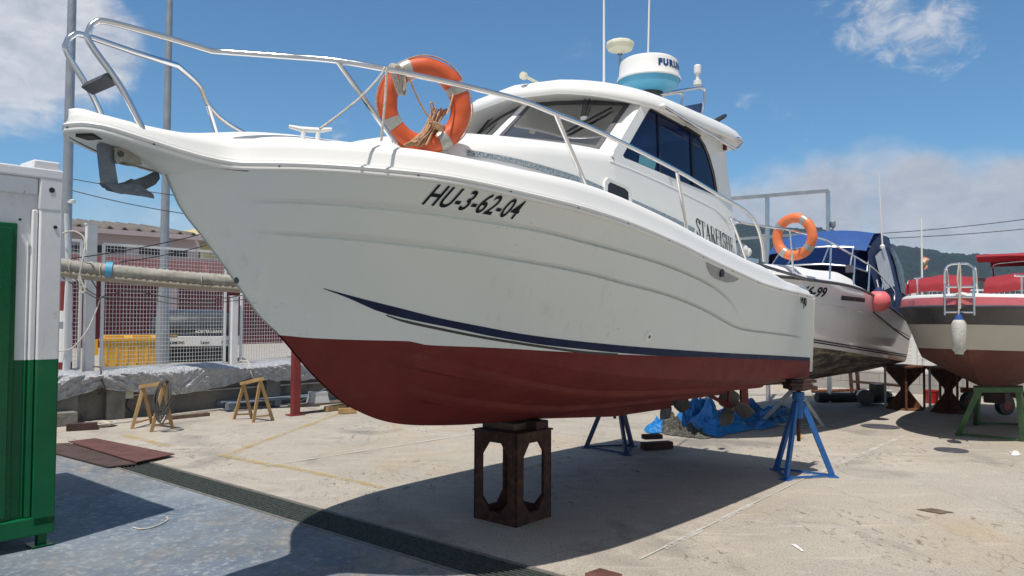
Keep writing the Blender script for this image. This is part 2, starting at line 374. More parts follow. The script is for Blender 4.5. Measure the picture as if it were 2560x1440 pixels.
WK = pch([-.2,1,2.4,3.4,4.25,4.78,5.02,5.2,5.38,5.52,5.65,5.78,5.9,6.03,6.17,6.28,6.41,6.56,6.68,6.78], [.795,.80,.81,.82,.86,.907,.942,.989,1.062,1.134,1.233,1.346,1.467,1.602,1.722,1.854,2.016,2.193,2.33,2.53])
_wc = pch([-.2,.1,2.7,3.6,4.13,4.54,4.85,5.15,5.33,5.56,5.8,6.03,6.22], [1.04,1.056,1.19,1.262,1.335,1.415,1.468,1.522,1.56,1.612,1.672,1.76,1.812])
PW = pch([-.2,2,3.5,4.5,5.2,5.8,6.2,6.78], [.8,.85,1.0,1.25,1.45,1.5,1.4,1.2])
def WC(u): return _wc(u) if u < 6.22 else WK(u)
def VH(u, w):
    t = min(max((w-WC(u))/max(1e-6, WS(u)-WC(u)), 0), 1.05); return VC(u)+(VS(u)-VC(u))*t**PW(u)
# platform-and-gunwale plan and its rail height
VR = pch([-.2,.4,1,2,3,4,4.7,5.2,5.7,6.0,6.15,6.3,6.4,6.48,6.55,6.65,6.8,7.0,7.15,7.24,7.275], [1.32,1.33,1.39,1.41,1.41,1.39,1.35,1.26,1.10,.91,.77,.58,.43,.32,.268,.25,.24,.222,.18,.11,0])
WR = pch([-.2,.4,1.0,1.81,2.41,3.0,3.45,4.31,5.1,5.63,6.06,6.37,6.5,6.65,6.84,7.03,7.2,7.275], [1.93,1.96,1.975,2.029,2.111,2.202,2.28,2.399,2.468,2.516,2.541,2.564,2.569,2.578,2.601,2.636,2.672,2.68])
L1 = pch([2.05,2.126,2.271,2.494,2.843,3.255,3.628,4.163,4.5,4.854,5.389,5.77,6.085,6.559], [1.6,1.656,1.77,1.883,1.99,2.072,2.132,2.198,2.238,2.28,2.327,2.354,2.371,2.385])
L2 = pch([0,.337,1.427,2.094,2.871,3.489,3.971,4.372,4.707,4.995,5.238,5.627,5.973,6.231,6.471], [1.49,1.507,1.572,1.619,1.791,1.909,1.975,2.038,2.079,2.112,2.14,2.173,2.197,2.209,2.227])
def sst(a, b, x):
    t = min(max((x-a)/(b-a), 0), 1); return t*t*(3-2*t)
def a1(u): return sst(2.1, 2.5, u)*sst(6.6, 6.2, u)         # strength of the upper moulded step
def a2(u): return sst(.25, .6, u)*sst(6.5, 6.1, u)
def aft(u, w): return u+.27*min(max((w-1.05)/.95, -.2), 1)*max(0, 1-u/1.2)**2 if u < 1.2 else u     # raked transom
STEP = .004
def hullrow(u):
    """points up one section from keel to sheer"""
    wk, wc, ws, vc = WK(u), WC(u), WS(u), VC(u); out = []; NB = 12
    for i in range(NB):                                     # bottom, with two spray strakes
        t = i/NB; v = vc*t; w = wk+(wc-wk)*(t**1.12)
        out.append((v+.012*(1-t)*(u < 6.2), w))
    if u >= 6.22: out = [(.0+.012*i/NB, wk) for i in range(NB)]
    l2 = min(max(L2(u), wc+.06), ws-.3*max(0, ws-wc)); l1 = min(max(L1(u) if u > 2.05 else l2+.05, l2+.05), ws-.04)
    if l1 >= ws-.02: l1 = l2+(ws-l2)*.5
    uni = ws-wc < .5
    def span(a, b, n, last=False):
        return [a+(b-a)*i/n for i in range(n+(1 if last else 0))]
    e = .014
    zs = span(wc, ws, 28, True) if uni else span(wc, l2-e, 9)+[l2-e, l2, l2+e]+span(l2+e, l1-e, 6)[1:]+[l1-e, l1, l1+e]+span(l1+e, ws, 7, True)[1:]
    for z in zs:
        d = STEP*a2(u)*(1 if z > l2 else 0)+STEP*a1(u)*(1 if z > l1 else 0)
        if not uni: d -= .028*(a2(u)*(z == l2)+a1(u)*(z == l1))          # notch added along each step line so that it shades darker
        # the steps die out again towards the sheer and the chine
        out.append((max(0, VH(u, z)+(d-STEP*.9*(a1(u)*.5+a2(u)*.5))*sst(0, .25, (z-wc)/max(.001, ws-wc))*sst(0, .1, VS(u))), z))
    return out
NU = 150
ugrid = [6.78*(1-(1-i/NU)**1.0) for i in range(NU+1)]
AF = pch([-.2,.097,2.7,3.87,4.427,4.607,4.86,5.161,5.19,5.29,5.565,5.84,6.033,6.3], [1.22,1.239,1.383,1.446,1.482,1.496,1.513,1.529,1.532,1.557,1.567,1.582,1.602,1.62])
SU_ = pch([-.1,.115,1.314,2.721,3.625,4.147,4.462,4.644,4.904,5.157,5.401,5.645,5.864], [1.268,1.28,1.349,1.432,1.496,1.544,1.582,1.609,1.66,1.713,1.778,1.84,1.899])
SL_ = pch([-.1,.11,1.29,2.699,3.287,3.742,4.126,4.441,4.625,4.799,5.059,5.3,5.494,5.718,5.863], [1.228,1.24,1.304,1.384,1.414,1.449,1.488,1.525,1.555,1.587,1.646,1.699,1.751,1.844,1.896])
PIN_ = pch([3.806,4.119,4.437,4.721,4.879,5.133,5.349,5.457], [1.441,1.467,1.51,1.556,1.585,1.64,1.694,1.735])
def clip(poly, g):
    """part of a polygon where g >= 0; points carry (position, values)"""
    out = []; n = len(poly)
    for i in range(n):
        a, b = poly[i], poly[(i+1) % n]; ga, gb = g(a), g(b)
        if ga >= 0: out.append(a)
        if (ga >= 0) != (gb >= 0):
            t = ga/(ga-gb); out.append(tuple(x+(y-x)*t for x, y in zip(a, b)))
    return out
def skin(cells, fn):
    mb = MB()
    for q in cells:
        p = clip(q, fn)
        if len(p) >= 3: mb.add([x[:3] for x in p], [tuple(range(len(p)))])
    return mb
cells = []
for side in (1, -1):
    rows = [[(aft(u, w), side*v, w, u, w) for v, w in hullrow(u)] for u in ugrid]
    for i in range(NU):
        for k in range(len(rows[0])-1):
            q = [rows[i][k], rows[i+1][k], rows[i+1][k+1], rows[i][k+1]]
            if side < 0: q = q[::-1]
            cells.append(q)
# transom
tr = [(aft(0, w), v, w, 0, w) for v, w in hullrow(0)]
for k in range(len(tr)-1):
    a, b = tr[k], tr[k+1]; q = [(a[0], -a[1], *a[2:]), (b[0], -b[1], *b[2:]), b, a]
    cells.append(q)
skin(cells, lambda p: p[4]-AF(p[3])).build('hull', M['gel'], boat, smooth=24)
skin(cells, lambda p: AF(p[3])-p[4]).build('hull_bottom', M['anti'], boat, smooth=22)
def onhull(u, w, off=.004):
    """point on the port topside, off metres proud"""
    l2, l1 = L2(u), (L1(u) if u > 2.05 else 9); wc, ws = WC(u), WS(u); d = STEP*a2(u)*(w > l2)+STEP*a1(u)*(w > l1)
    v = VH(u, w)+(d-STEP*.9*(a1(u)*.5+a2(u)*.5))*sst(0, .25, (w-wc)/max(.001, ws-wc))
    e = .01; nx = -(VH(u+e, w)-VH(u-e, w))/(2*e); nz = -(VH(u, w+e)-VH(u, w-e))/(2*e); n = V((nx, 1, nz)).normalized()
    return V((aft(u, w), v, w))+n*off
def band(lo, hi, ua, ub, n=70, off=.003):
    mb = MB()
    for s in (1, -1):
        rows = []
        for i in range(n+1):
            u = ua+(ub-ua)*i/n; a, b = lo(u), max(hi(u), lo(u)+.0006)
            pts = [onhull(u, a+(b-a)*k/3, off) for k in range(4)]
            rows.append([V((p.x, p.y*s, p.z)) for p in pts])
        mb.grid(rows, flip=s < 0)
    return mb
band(SL_, SU_, .03, 5.863).build('waterline_stripe', M['navy'], boat, fix=False)
band(lambda u: PIN_(u)-.0085, lambda u: PIN_(u)+.0085*sst(5.457, 5.3, u), 3.8, 5.457).build('pinstripe', M['pin'], boat, fix=False)
# spray strakes on the bottom
mb = MB()
for s in (1, -1):
    for fr, ua, ub in ((.33, .6, 5.3), (.66, .5, 5.6)):
        rows = []
        for i in range(71):
            u = ua+(ub-ua)*i/70; wk, wc, vc = WK(u), WC(u), VC(u)
            f = fr*(1+.12*sst(3.5, 5.6, u)); k = sst(ub, ub-.6, u)
            def P(t, d): return V((u, s*(vc*t+.012*(1-t)), wk+(wc-wk)*t**1.12-d))
            wd = .07/max(vc, .5)
            rows.append([P(f-wd*.2, -.004), P(f+wd*.5, .040*k), P(f+wd, .034*k), P(f+wd*1.15, -.004)])
        mb.grid(rows, flip=s > 0)
mb.build('spray_rail', M['anti'], boat, fix=False, smooth=20)
# keel skeg
MB().prism([(5.0, -.028, .95), (2.2, -.028, .72), (1.03, -.028, .70), (1.0, -.028, .9), (3, -.028, .95)], (0, .056, 0)).build('keel', M['anti'], boat)

# gunwale moulding and decks: one cap from rail to rail
def gun(u):
    """section of the deck cap, port half, from the rail to the centreline"""
    V_, W_ = VR(u), WR(u); k = sst(6.45, 5.6, u); h = .165+.04*sst(5.6, 4.4, u)-.09*sst(1.75, .9, u)-.085*sst(6.4, 7.25, u)-.02*max(0, (u-7.2)/.07)**2
    sc = min(1, V_/.3)
    wdk = W_+h-.10*sst(5.3, 4.4, u)-.03*sst(1.9, 1.2, u)-.75*sst(1.5, 1.25, u)          # side deck / cockpit
    crown = .09*sst(4.6, 5.5, u)*sst(6.75, 6.1, u)+.02
    o = [(V_-.004, W_), (V_-.005, W_+.02), (V_-.012*sc, W_+.035), (V_-.02*sc, W_+h*.58), (V_-.035*sc, W_+h*.8), (V_-.07*sc, W_+h*.95), (V_-.11*sc, W_+h)]
    o += [(V_-.17*sc, W_+h+.006*k), (V_-.20*sc, wdk+.7*(W_+h-wdk) if u < 5.3 else W_+h+.01*k), (V_-.22*sc, wdk+.012*k)]
    vi = V_-.22*sc
    for t in (.8, .55, .3, 0): o.append((vi*t, wdk+(.012+crown*(1-t*t))*(1 if u > 1.5 else 0)))
    return o
ud = [(.05+6.4*i/90) for i in range(91)]+[6.5, 6.55, 6.6, 6.65, 6.7, 6.78, 6.86, 6.95, 7.03, 7.09, 7.14, 7.18, 7.21, 7.235, 7.255, 7.267, 7.274]
rows = []
for u in ud:
    g = gun(u); rows.append([V((aft(u, min(w, 2.0)), v, w)) for v, w in g]+[V((aft(u, min(w, 2.0)), -v, w)) for v, w in g[-2::-1]])
mb = MB().grid(rows); nr = len(rows[0]); mb.f += [tuple(range(nr)), tuple((len(rows)-1)*nr+k for k in range(nr))]; mb.mi += [0, 0]
mb.build('deck', M['deck'], boat, smooth=38)
# underside of the bow platform
rows = []
for i in range(31):
    u = 6.36+(7.273-6.36)*i/30; v, w = VR(u)-.012, WR(u)-.015
    wc_ = min(w-.012, 2.50+.125*sst(6.7, 7.12, u)+(w-2.64)*sst(7.05, 7.275, u)) if u > 6.6 else WS(min(u, 6.78))-.03
    vv = [0, .25, .5, .75, .9, 1]; h = [wc_+(w-.012-wc_)*sst(0, .85, t) for t in vv]; h[-1] = w
    r = [V((u, v*t, z)) for t, z in zip(vv, h)]
    rows.append([V((p.x, -p.y, p.z)) for p in r[:0:-1]]+r)
MB().grid(rows).build('bow_platform', M['gel'], boat, smooth=50)
hq = V((7.186,0.047,2.64)); MB().box(hq, (.085, .10, .02), .5).build('anchor_hatch', M['black'], boat)
# rub rail all round
prof = [(-.012, -.030), (.012, -.030), (.018, -.022), (.018, -.012), (.010, -.008), (.020, -.003), (.024, .008), (.019, .016), (.008, .019), (.007, .027), (-.012, .027)]
path = [(u, VR(u), WR(u)) for u in [.0+6.3*i/80 for i in range(81)]+[6.36, 6.42, 6.48, 6.53, 6.6, 6.7, 6.82, 6.95, 7.05, 7.12, 7.17, 7.21, 7.24, 7.26, 7.27]]
path = [V((aft(u, min(w, 2.0)), v, w)) for u, v, w in path]+[V((7.275, 0, 2.68))]
path = path+[V((p.x, -p.y, p.z)) for p in path[-2::-1]]
rows = []
for i, p in enumerate(path):
    t = path[min(i+1, len(path)-1)]-path[max(i-1, 0)]; t.z = 0; t.normalize(); n = V((t.y, -t.x, 0))
    if n.dot(V((p.x-3, p.y, 0))) < 0: n = -n
    rows.append([p+n*a+V((0, 0, b)) for a, b in prof])
MB().grid(rows).build('rub_rail', M['white'], boat, smooth=30)
for i in range(4, len(path)-4, 7):
    mb = MB()
    p = path[i]; t = (path[i+1]-path[i-1]); t.z = 0; t.normalize(); n = V((t.y, -t.x, 0))
    if n.dot(V((p.x-3, p.y, 0))) < 0: n = -n
    mb.cyl(p+n*.008+V((0, 0, -.008)), p+n*.020+V((0, 0, -.008)), .005, n=6).build('rail_screw', M['rubber'], boat)
# exhaust pocket, skin fitting, bow eye, corner trim
pk = MB()
ring = [(3.02, 2.185), (2.98, 2.13), (2.9, 2.075), (2.8, 2.045), (2.6, 2.02), (2.45, 2.03), (2.36, 2.06), (2.6, 2.1), (2.8, 2.14)]
pk.add([onhull(u, w, .003) for u, w in ring], [tuple(range(len(ring)))])
pk.build('exhaust_pocket', pm('pocket_gelcoat', (.33, .34, .34), .5), boat, smooth=0)
p = onhull(2.72, 2.095); pk = MB().cyl(p+V((0, -.03, 0)), p+V((0, .014, 0)), .033, n=14).build('exhaust_outlet', M['black'], boat)
p, q = onhull(3.53, 1.575, 0), onhull(3.53, 1.575, 1); d = q-p
fit = MB().lathe([(.012, 0), (.012, .012), (.03, .014), (.045, .006), (.047, 0)], p, 20, d).build('skin_fitting', M['white'], boat)
MB().lathe([(.0, .013), (.013, .0135)], p, 14, d).build('drain_hole', M['rubber'], fit, smooth=0)
p = onhull(6.33, 1.935, 0); MB().ball(p, .016, 10, 6, (1, .7, 1.3)).build('bow_eye', M['rubber'], boat)
for s in (1, -1): MB().bar((aft(0, 1.12)-.004, s*1.215, 1.12), (aft(0, 1.93)-.004, s*1.325, 1.93), .05, .03).build('transom_trim', M['white'], boat)

# registration number, built as raised letters lying on the topside
def hulltext(s, size, u0, wfun, shear, bold, name, mat, space=1, sq=1.0):
    vs, fs = text2d(s, size, shear, bold, space)
    MB().add([onhull(u0-p.x*sq, wfun(u0-p.x*sq)+p.y, .005) for p in vs], fs).build(name, mat, boat, smooth=0, fix=False)
    return max(p.x for p in vs)
RB = pch([4.9, 5.067, 5.4, 5.705, 5.9], [2.322, 2.341, 2.372, 2.397, 2.41])
hulltext('HU-3-62-04', .141, 5.70, lambda u: RB(u)-.008, -.10, .0018, 'registration_number', M['ink'], 1.06, .80)
# small 840 mark near the transom: 8 as a loop, tall 4, narrow 0
mb = MB()
def stroke(pts, r=.0035): mb.tube([onhull(u, w, .004) for u, w in smooth_path2(pts)], r, 5, flat=1)
def smooth_path2(pts): return [(p.x, p.y) for p in smooth_path([(a, b, 0) for a, b in pts], 4)]
for q_ in ([(0.573,1.336,1.872),(0.621,1.349,1.934),(0.562,1.345,1.952),(0.516,1.338,1.923),(0.567,1.338,1.893)], [(0.489,1.337,1.932),(0.481,1.329,1.877),(0.393,1.324,1.87)], [(0.425,1.331,1.921),(0.415,1.319,1.818)], [(0.378,1.332,1.943),(0.322,1.326,1.901),(0.329,1.319,1.845),(0.382,1.325,1.879),(0.387,1.331,1.93),(0.378,1.332,1.943)]): stroke([(p[0], p[2]) for p in q_], .0045)
mb.build('model_mark', M['ink'], boat, fix=False)

# ------------------------------------------------------------------ wheelhouse
VT = pch([1.4,1.6,2,3.8,4.2,4.6,5,5.3,5.6,5.8,5.9], [1.03,1.06,1.08,1.08,1.06,1.03,.96,.84,.62,.36,.1])
def VCB(u, w): return VT(u)-.07*(w-2.4)
WT = pch([3.6,3.8,4.2,4.7,5.2,5.6,5.8,5.92], [3.03,3.0,2.965,2.925,2.87,2.80,2.74,2.66])      # top edge of the low trunk side
WM = pch([3.6,4.1,4.7,5.2,5.6,5.8,5.92], [3.22,3.17,3.10,3.0,2.87,2.76,2.62])                 # its crown on the centreline
win = [(p[0], p[2]) for p in [(3.669,1.039,2.984),(3.636,1.036,3.021),(3.431,1.022,3.229),(3.215,1.007,3.439),(3.172,1.005,3.465),(3.093,1.006,3.461),(2.672,1.008,3.433),(2.307,1.011,3.393),(2.201,1.014,3.336),(2.108,1.021,3.238),(2.029,1.032,3.09),(1.991,1.042,2.943),(1.985,1.047,2.875),(2.013,1.048,2.86),(2.815,1.044,2.913),(3.565,1.041,2.963),(3.642,1.04,2.966)]]
side = [(1.60,2.1),(1.62,2.45),(1.655,2.8),(1.70,3.15),(1.75,3.52),(2.4,3.54),(3.27,3.53),(3.45,3.34),(3.62,3.17),(3.80,2.995),(3.80,2.6),(3.80,2.1),(3.2,2.1),(2.4,2.1)]
root_c = None
mb = MB()
P2, F2 = fill2d(side, [win])
for s in (1, -1): mb.add([V((p.x, s*VCB(p.x, p.y), p.y)) for p in P2], F2)
# window reveals
for s in (1, -1): mb.grid([[V((u, s*VCB(u, w), w)) for u, w in win], [V((u, s*(VCB(u, w)-.03), w)) for u, w in win]], True)
# low trunk ahead of the windscreen
rows = []
for i in range(41):
    u = 3.80+2.115*i/40; vt, wt, wm = VT(u), WT(u), WM(u); wd_ = gun(u)[-3][1]-.05
    h = [(VCB(u, wd_), wd_), (VCB(u, wt-.10), wt-.10), (VCB(u, wt-.05)-.008, wt-.05), (VCB(u, wt)-.035, wt-.012), (VCB(u, wt)-.09, wt+.012)]
    vi = VCB(u, wt)-.09
    for t in (.85, .65, .4, .2, 0): h.append((max(vi, .0)*t, wt+.012+(wm-wt-.012)*(1-t**1.7)))
    rows.append([V((u, v, w)) for v, w in h]+[V((u, -v, w)) for v, w in h[-2::-1]])
mb.grid(rows)
# front: two windscreen openings per side left open, frames around them
CB, SB, ST, CT = V((4.08, 0, 3.175)), V((3.715, .885, 3.03)), V((3.215, .875, 3.535)), V((3.60, 0, 3.585))
def wsp(a, b, off=0, s=1):
    bow_ = .035*sin(pi*a)       # slight curve across
    p = (CB*(1-a)+SB*a)*(1-b)+(CT*(1-a)+ST*a)*b; p = p+V((.72, .2, .66))*(off+bow_*.6); return V((p.x, p.y*s, p.z))
PA = [(.075, .05), (.955, .03), (.965, .97), (.06, .97)]
OA = [(0, -.12), (1.0, -.1), (1.0, 1.06), (0, 1.06)]
def seg(poly, n=6): return [(a[0]+(b[0]-a[0])*k/n, a[1]+(b[1]-a[1])*k/n) for a, b in zip(poly, poly[1:]+poly[:1]) for k in range(n)]
P2, F2 = fill2d(seg(OA), [seg(PA)])
for s in (1, -1):
    mb.add([wsp(p.x, p.y, 0, s) for p in P2], F2)
    # corner post between windscreen and side wall
    rows = []
    for k in range(9):
        b = -.1+1.08*k/8; a = wsp(1.0, b, 0, s); e = V((a.x+.06-.03*b, s*VCB(3.5, a.z), a.z-.03)); mid = (a+e)/2+V((.022, s*.022, .012))
        rows.append([a, a*.6+mid*.4+V((.006, s*.006, .004)), mid, mid*.4+e*.6+V((.004, s*.008, 0)), e, V((a.x-.04, s*VCB(3.5, a.z), a.z-.06))])
    mb.grid(rows)
# aft bulkhead and dashboard shelf
mb.add([(1.62, 1.03, 2.1), (1.62, -1.03, 2.1), (1.76, -.99, 3.5), (1.76, .99, 3.5)], [(0, 1, 2, 3)])
cabin = mb.build('cabin', M['deck'], boat, smooth=40)
MB().box((3.6, 0, 2.92), (.75, 1.74, .06)).box((3.25, 0, 2.6), (.08, 1.74, .6)).box((2.5, 0, 2.12), (1.7, 1.9, .05)).box((3.0, -.45, 2.75), (.35, .5, .5)).build('dashboard', pm('grey_dash', (.42, .43, .43), .7), cabin)
mb = MB(); P = rounded([(3.86, .62, 2.97), (3.86, .62, 3.045), (3.72, .05, 3.11), (3.72, .05, 2.97)], .03)
mb.tube(P, .008, 6); mb.box((3.74, .36, 3.02), (.02, .2, .06), .2); mb.box((3.74, .36, 3.06), (.03, .16, .012), .2)
mb.build('dash_rail', M['white'], cabin)
MB().lathe([(.0, .07), (.05, .068), (.1, .05), (.13, .02), (.14, 0)], (3.68, .62, 2.96), 18).build('dash_compass', M['white'], cabin)
MB().box((2.9, .35, 2.55), (.45, .45, .12)).box((2.72, .35, 2.85), (.1, .45, .5)).box((2.9, -.45, 2.75), (.1, .4, .4)).build('helm_seat', M['black'], cabin)
for s in (1, -1):
    inner = [(.1, .085), (.925, .07), (.93, .90), (.085, .89)]
    P2, F2 = fill2d(seg([(.06, .03), (.965, .012), (.978, .985), (.048, .985)]), [seg(inner)])
    fr = MB().add([wsp(p.x, p.y, .006, s) for p in P2], F2).build('windscreen_frame', M['rubber'], cabin, smooth=0)
    n = 8; rows = [[wsp(.08+.86*i/n, .06+.86*k/n, .001, s) for i in range(n+1)] for k in range(n+1)]
    MB().grid(rows).build('windscreen_pane', M['glass'], fr, smooth=60)
    # wiper hung from the brim
    A, B = wsp(.62, 1.02, .05, s), wsp(.70, .52, .03, s)
    wp = MB().bar(A, B, .010, .01).bar(A+V((.01, s*-.05, 0)), B+V((.005, s*-.03, .01)), .006, .006).box(A+V((0, 0, .01)), (.05, .09, .03))
    wp.bar(wsp(.86, .80, .022, s), wsp(.62, .2, .022, s), .012, .018).bar(wsp(.84, .74, .034, s), wsp(.65, .27, .034, s), .006, .006)
    wp.build('wiper', M['black'], cabin)
    MB().box(B, (.03, .05, .03)).build('wiper_joint', M['white'], cabin)
    # side window in three panes
    def sw(p, d): return V((p[0], s*(VCB(p[0], p[1])+d), p[1]))
    gl = MB().add([sw(p, -.022) for p in win], [tuple(range(len(win)))]).build('side_window', M['tint'], cabin, smooth=0)
    def wx(u):      # lower and upper edge of the window at u
        ys = []
        for a, b in zip(win, win[1:]+win[:1]):
            if (a[0]-u)*(b[0]-u) <= 0 and a[0] != b[0]: ys.append(a[1]+(b[1]-a[1])*(u-a[0])/(b[0]-a[0]))
        return min(ys), max(ys)
    fb = MB()
    for u_ in (3.035, 2.44):
        lo_, hi_ = wx(u_); fb.bar(sw((u_+.03, lo_+.01), -.012), sw((u_, hi_-.01), -.012), .013, .012)
    cx_ = sum(p[0] for p in win)/len(win); cy_ = sum(p[1] for p in win)/len(win)
    inn = [(p[0]+(cx_-p[0])*.018, p[1]+(cy_-p[1])*.045) for p in win]
    fb.grid([[sw(p, -.006) for p in win], [sw(p, -.012) for p in inn]], True)
    fb.build('window_frame', M['cable'], gl, smooth=0)
    lt = wx(2.2); 
    MB().bar(sw((2.60, wx(2.6)[1]-.012), .002), sw((2.31, wx(2.31)[1]-.012), .002), .03, .016).build('window_track', M['black'], gl, smooth=0)
cq = [(3.384,1.035,3.037),(3.113,1.036,3.024),(3.158,1.043,2.933),(3.412,1.041,2.961)]
MB().add([(p[0], VCB(p[0], p[2])-.016, p[2]) for p in cq], [(0, 1, 2, 3)]).build('curtain_patch', pm('pale_teal_curtain', (.10, .30, .36), .4), cabin, smooth=0)  # teal curtain of the cabin, put as a patch on the outer glass face
# interior back wall tint (aft door)
MB().box((1.72, 0, 2.75), (.03, .75, 1.25)).build('cabin_door', M['rubber'], cabin)
# raised moulding line on the cabin side
pl = [(3.859,1.044,2.91),(3.421,1.046,2.881),(2.897,1.05,2.832),(2.42,1.054,2.778),(2.059,1.057,2.729),(1.843,1.058,2.66),(1.766,1.059,2.582)]
mb = MB()
for s in (1, -1): mb.tube([V((p[0], s*(p[1]-.002), p[2])) for p in smooth_path(pl, 4)], .006, 6)
mb.build('side_moulding', M['deck'], cabin)
# speckled cove stripe
su = [(5.237,0.844,2.792),(5.066,0.915,2.783),(4.843,0.968,2.774),(4.462,1.018,2.749),(4.195,1.037,2.727),(3.948,1.056,2.69),(3.588,1.062,2.65),(3.067,1.067,2.587),(2.573,1.072,2.517),(2.53,1.073,2.496)]
sl = [(5.234,0.849,2.751),(5.067,0.917,2.745),(4.846,0.97,2.733),(4.466,1.021,2.7),(4.199,1.041,2.677),(3.953,1.059,2.638),(3.595,1.067,2.589),(3.077,1.072,2.512),(2.644,1.077,2.44),(2.6,1.077,2.436)]
su = smooth_path(su, 5); sl = smooth_path(sl, 5)
mb = MB()
for s in (1, -1): mb.grid([[V((p.x, s*(VCB(p.x, p.z)+.006), p.z)) for p in su], [V((p.x, s*(VCB(p.x, p.z)+.006), p.z)) for p in sl]])
mb.build('cove_stripe', M['speck'], cabin, smooth=0, fix=False)
# oblong port light
po = [(p[0], p[2]) for p in [(3.925,1.055,2.717),(3.892,1.054,2.743),(3.681,1.058,2.718),(3.636,1.059,2.698),(3.639,1.068,2.572),(3.677,1.07,2.543),(3.918,1.065,2.578),(3.942,1.062,2.6)]]
pc = (sum(p[0] for p in po)/8, sum(p[1] for p in po)/8)
pb = [(pc[0]+(p[0]-pc[0])*1.28, pc[1]+(p[1]-pc[1])*1.28) for p in po]
for s in (1, -1):
    f_ = MB(); q = lambda p, d: V((p[0], s*(VCB(p[0], p[1])+d), p[1]))
    f_.grid([[q(p, -.002) for p in pb], [q(p, .016) for p in pb], [q((pc[0]+(p[0]-pc[0])*.98, pc[1]+(p[1]-pc[1])*.98), .012) for p in po]], True)
    pf = f_.build('port_light', M['white'], cabin, smooth=30)
    MB().add([q(p, .009) for p in po], [tuple(range(8))]).build('port_glass', M['black'], pf, smooth=0)
# maker's name in thick and thin serif strokes
SER = {'S': [[(.62,.98),(.62,.72)],[(.08,.3),(.08,.0)],[(.62,.80),(.5,.97),(.3,1),(.12,.9),(.1,.72),(.25,.58),(.48,.44),(.62,.3),(.58,.1),(.4,0),(.2,.02),(.08,.2)]],
 'T': [[(0,1),(.78,1)],[(0,1),(0,.75)],[(.78,1),(.78,.75)],[(.39,1),(.39,0)],[(.2,0),(.58,0)]],
 'A': [[(.1,0),(.4,1)],[(.4,1),(.72,0)],[(.2,.34),(.58,.34)],[(-.02,0),(.24,0)],[(.52,0),(.86,0)]],
 'R': [[(.16,0),(.16,1)],[(0,1),(.4,1),(.62,.9),(.64,.7),(.5,.54),(.16,.52)],[(.36,.52),(.72,0)],[(0,0),(.34,0)],[(.6,0),(.84,0)]],
 'F': [[(.16,0),(.16,1)],[(0,1),(.66,1)],[(.66,1),(.66,.76)],[(.16,.52),(.46,.52)],[(.46,.66),(.46,.4)],[(0,0),(.34,0)]],
 'I': [[(.16,0),(.16,1)],[(0,1),(.32,1)],[(0,0),(.32,0)]],
 'H': [[(.14,0),(.14,1)],[(.62,0),(.62,1)],[(.14,.52),(.62,.52)],[(0,1),(.3,1)],[(0,0),(.3,0)],[(.46,1),(.76,1)],[(.46,0),(.76,0)]],
 'E': [[(.16,0),(.16,1)],[(0,1),(.66,1)],[(.66,1),(.66,.76)],[(.16,.52),(.46,.52)],[(.46,.66),(.46,.4)],[(0,0),(.68,0)],[(.68,0),(.7,.27)]]}
THICK = {'S': (2,), 'T': (3,), 'A': (1,), 'R': (0, 2), 'F': (0,), 'I': (0,), 'H': (0, 1), 'E': (0,)}
A_, B_ = (2.498,1.076,2.452), (1.791,1.078,2.336)
A_, B_ = V((A_[0], 0, A_[2])), V((B_[0], 0, B_[2]))
word = 'STARFISHER'; adv = {'S': .74, 'T': .84, 'A': .88, 'R': .86, 'F': .76, 'I': .42, 'H': .88, 'E': .8}
tot = sum(adv[c] for c in word[:8])
for s in (1,):
    mb = MB(); x = 0; D = (B_-A_)/tot; hgt = .155
    for c in word[:9]:
        for i, st in enumerate(SER[c]):
            th = .085 if i in THICK[c] else .035
            for (x0, y0), (x1, y1) in zip(st, st[1:]):
                dx, dy = x1-x0, y1-y0; l = math.hypot(dx, dy) or 1; nx, ny = -dy/l*th, dx/l*th
                if abs(dx) > abs(dy): nx, ny = nx*.6, ny*.6
                q = [(x0-nx, y0-ny), (x1-nx, y1-ny), (x1+nx, y1+ny), (x0+nx, y0+ny)]
                pts = []
                for a, b in q:
                    p = A_+D*(x+a); w = p.z+b*hgt; pts.append(V((p.x, s*(VCB(p.x, w)+.005), w)))
                mb.add(pts, [(0, 1, 2, 3)])
        x += adv[c]
    mb.build('boat_name', M['ink'], cabin, smooth=0, fix=False)
# roof with brim
def roofpt(ang, k):
    c_, s_ = cos(ang), sin(ang)
    sq = lambda x, e: math.copysign(abs(x)**e, x)
    return sq(c_, .36), sq(s_, .32)
ang = [2*pi*i/96 for i in range(96)]
def rp(a, ins, z, crown=1):
    x, y = roofpt(a, 0)
    v = 1.11*y*(1-ins); uf = 3.83-.40*abs(y)**2.3; ua = 1.02+.26*abs(y)**2
    u = ((uf+ua)/2+(uf-ua)/2*x-2.45)*(1-ins)+2.45
    return V((u, v, z+.15*(1-(v/1.11)**2)*crown+.02*sst(3.9, 3.0, u)*0))
rows = []
for ins, z in ((.86, 3.46), (.4, 3.455), (.16, 3.45), (.05, 3.435), (.01, 3.425), (0, 3.44), (0, 3.475), (.008, 3.51), (.03, 3.54), (.07, 3.565), (.13, 3.585), (.25, 3.605), (.45, 3.625), (.7, 3.64), (.995, 3.645)):
    rows.append([rp(a, ins, z) for a in ang])
roof = MB().grid(rows, True).build('roof', M['deck'], boat, smooth=50)
# rounded pod at the aft end of the roof
MB().ball((1.22, .5, 3.56), .3, 20, 12, (.95, 1.5, .36)).build('roof_pod', M['deck'], roof, smooth=60)
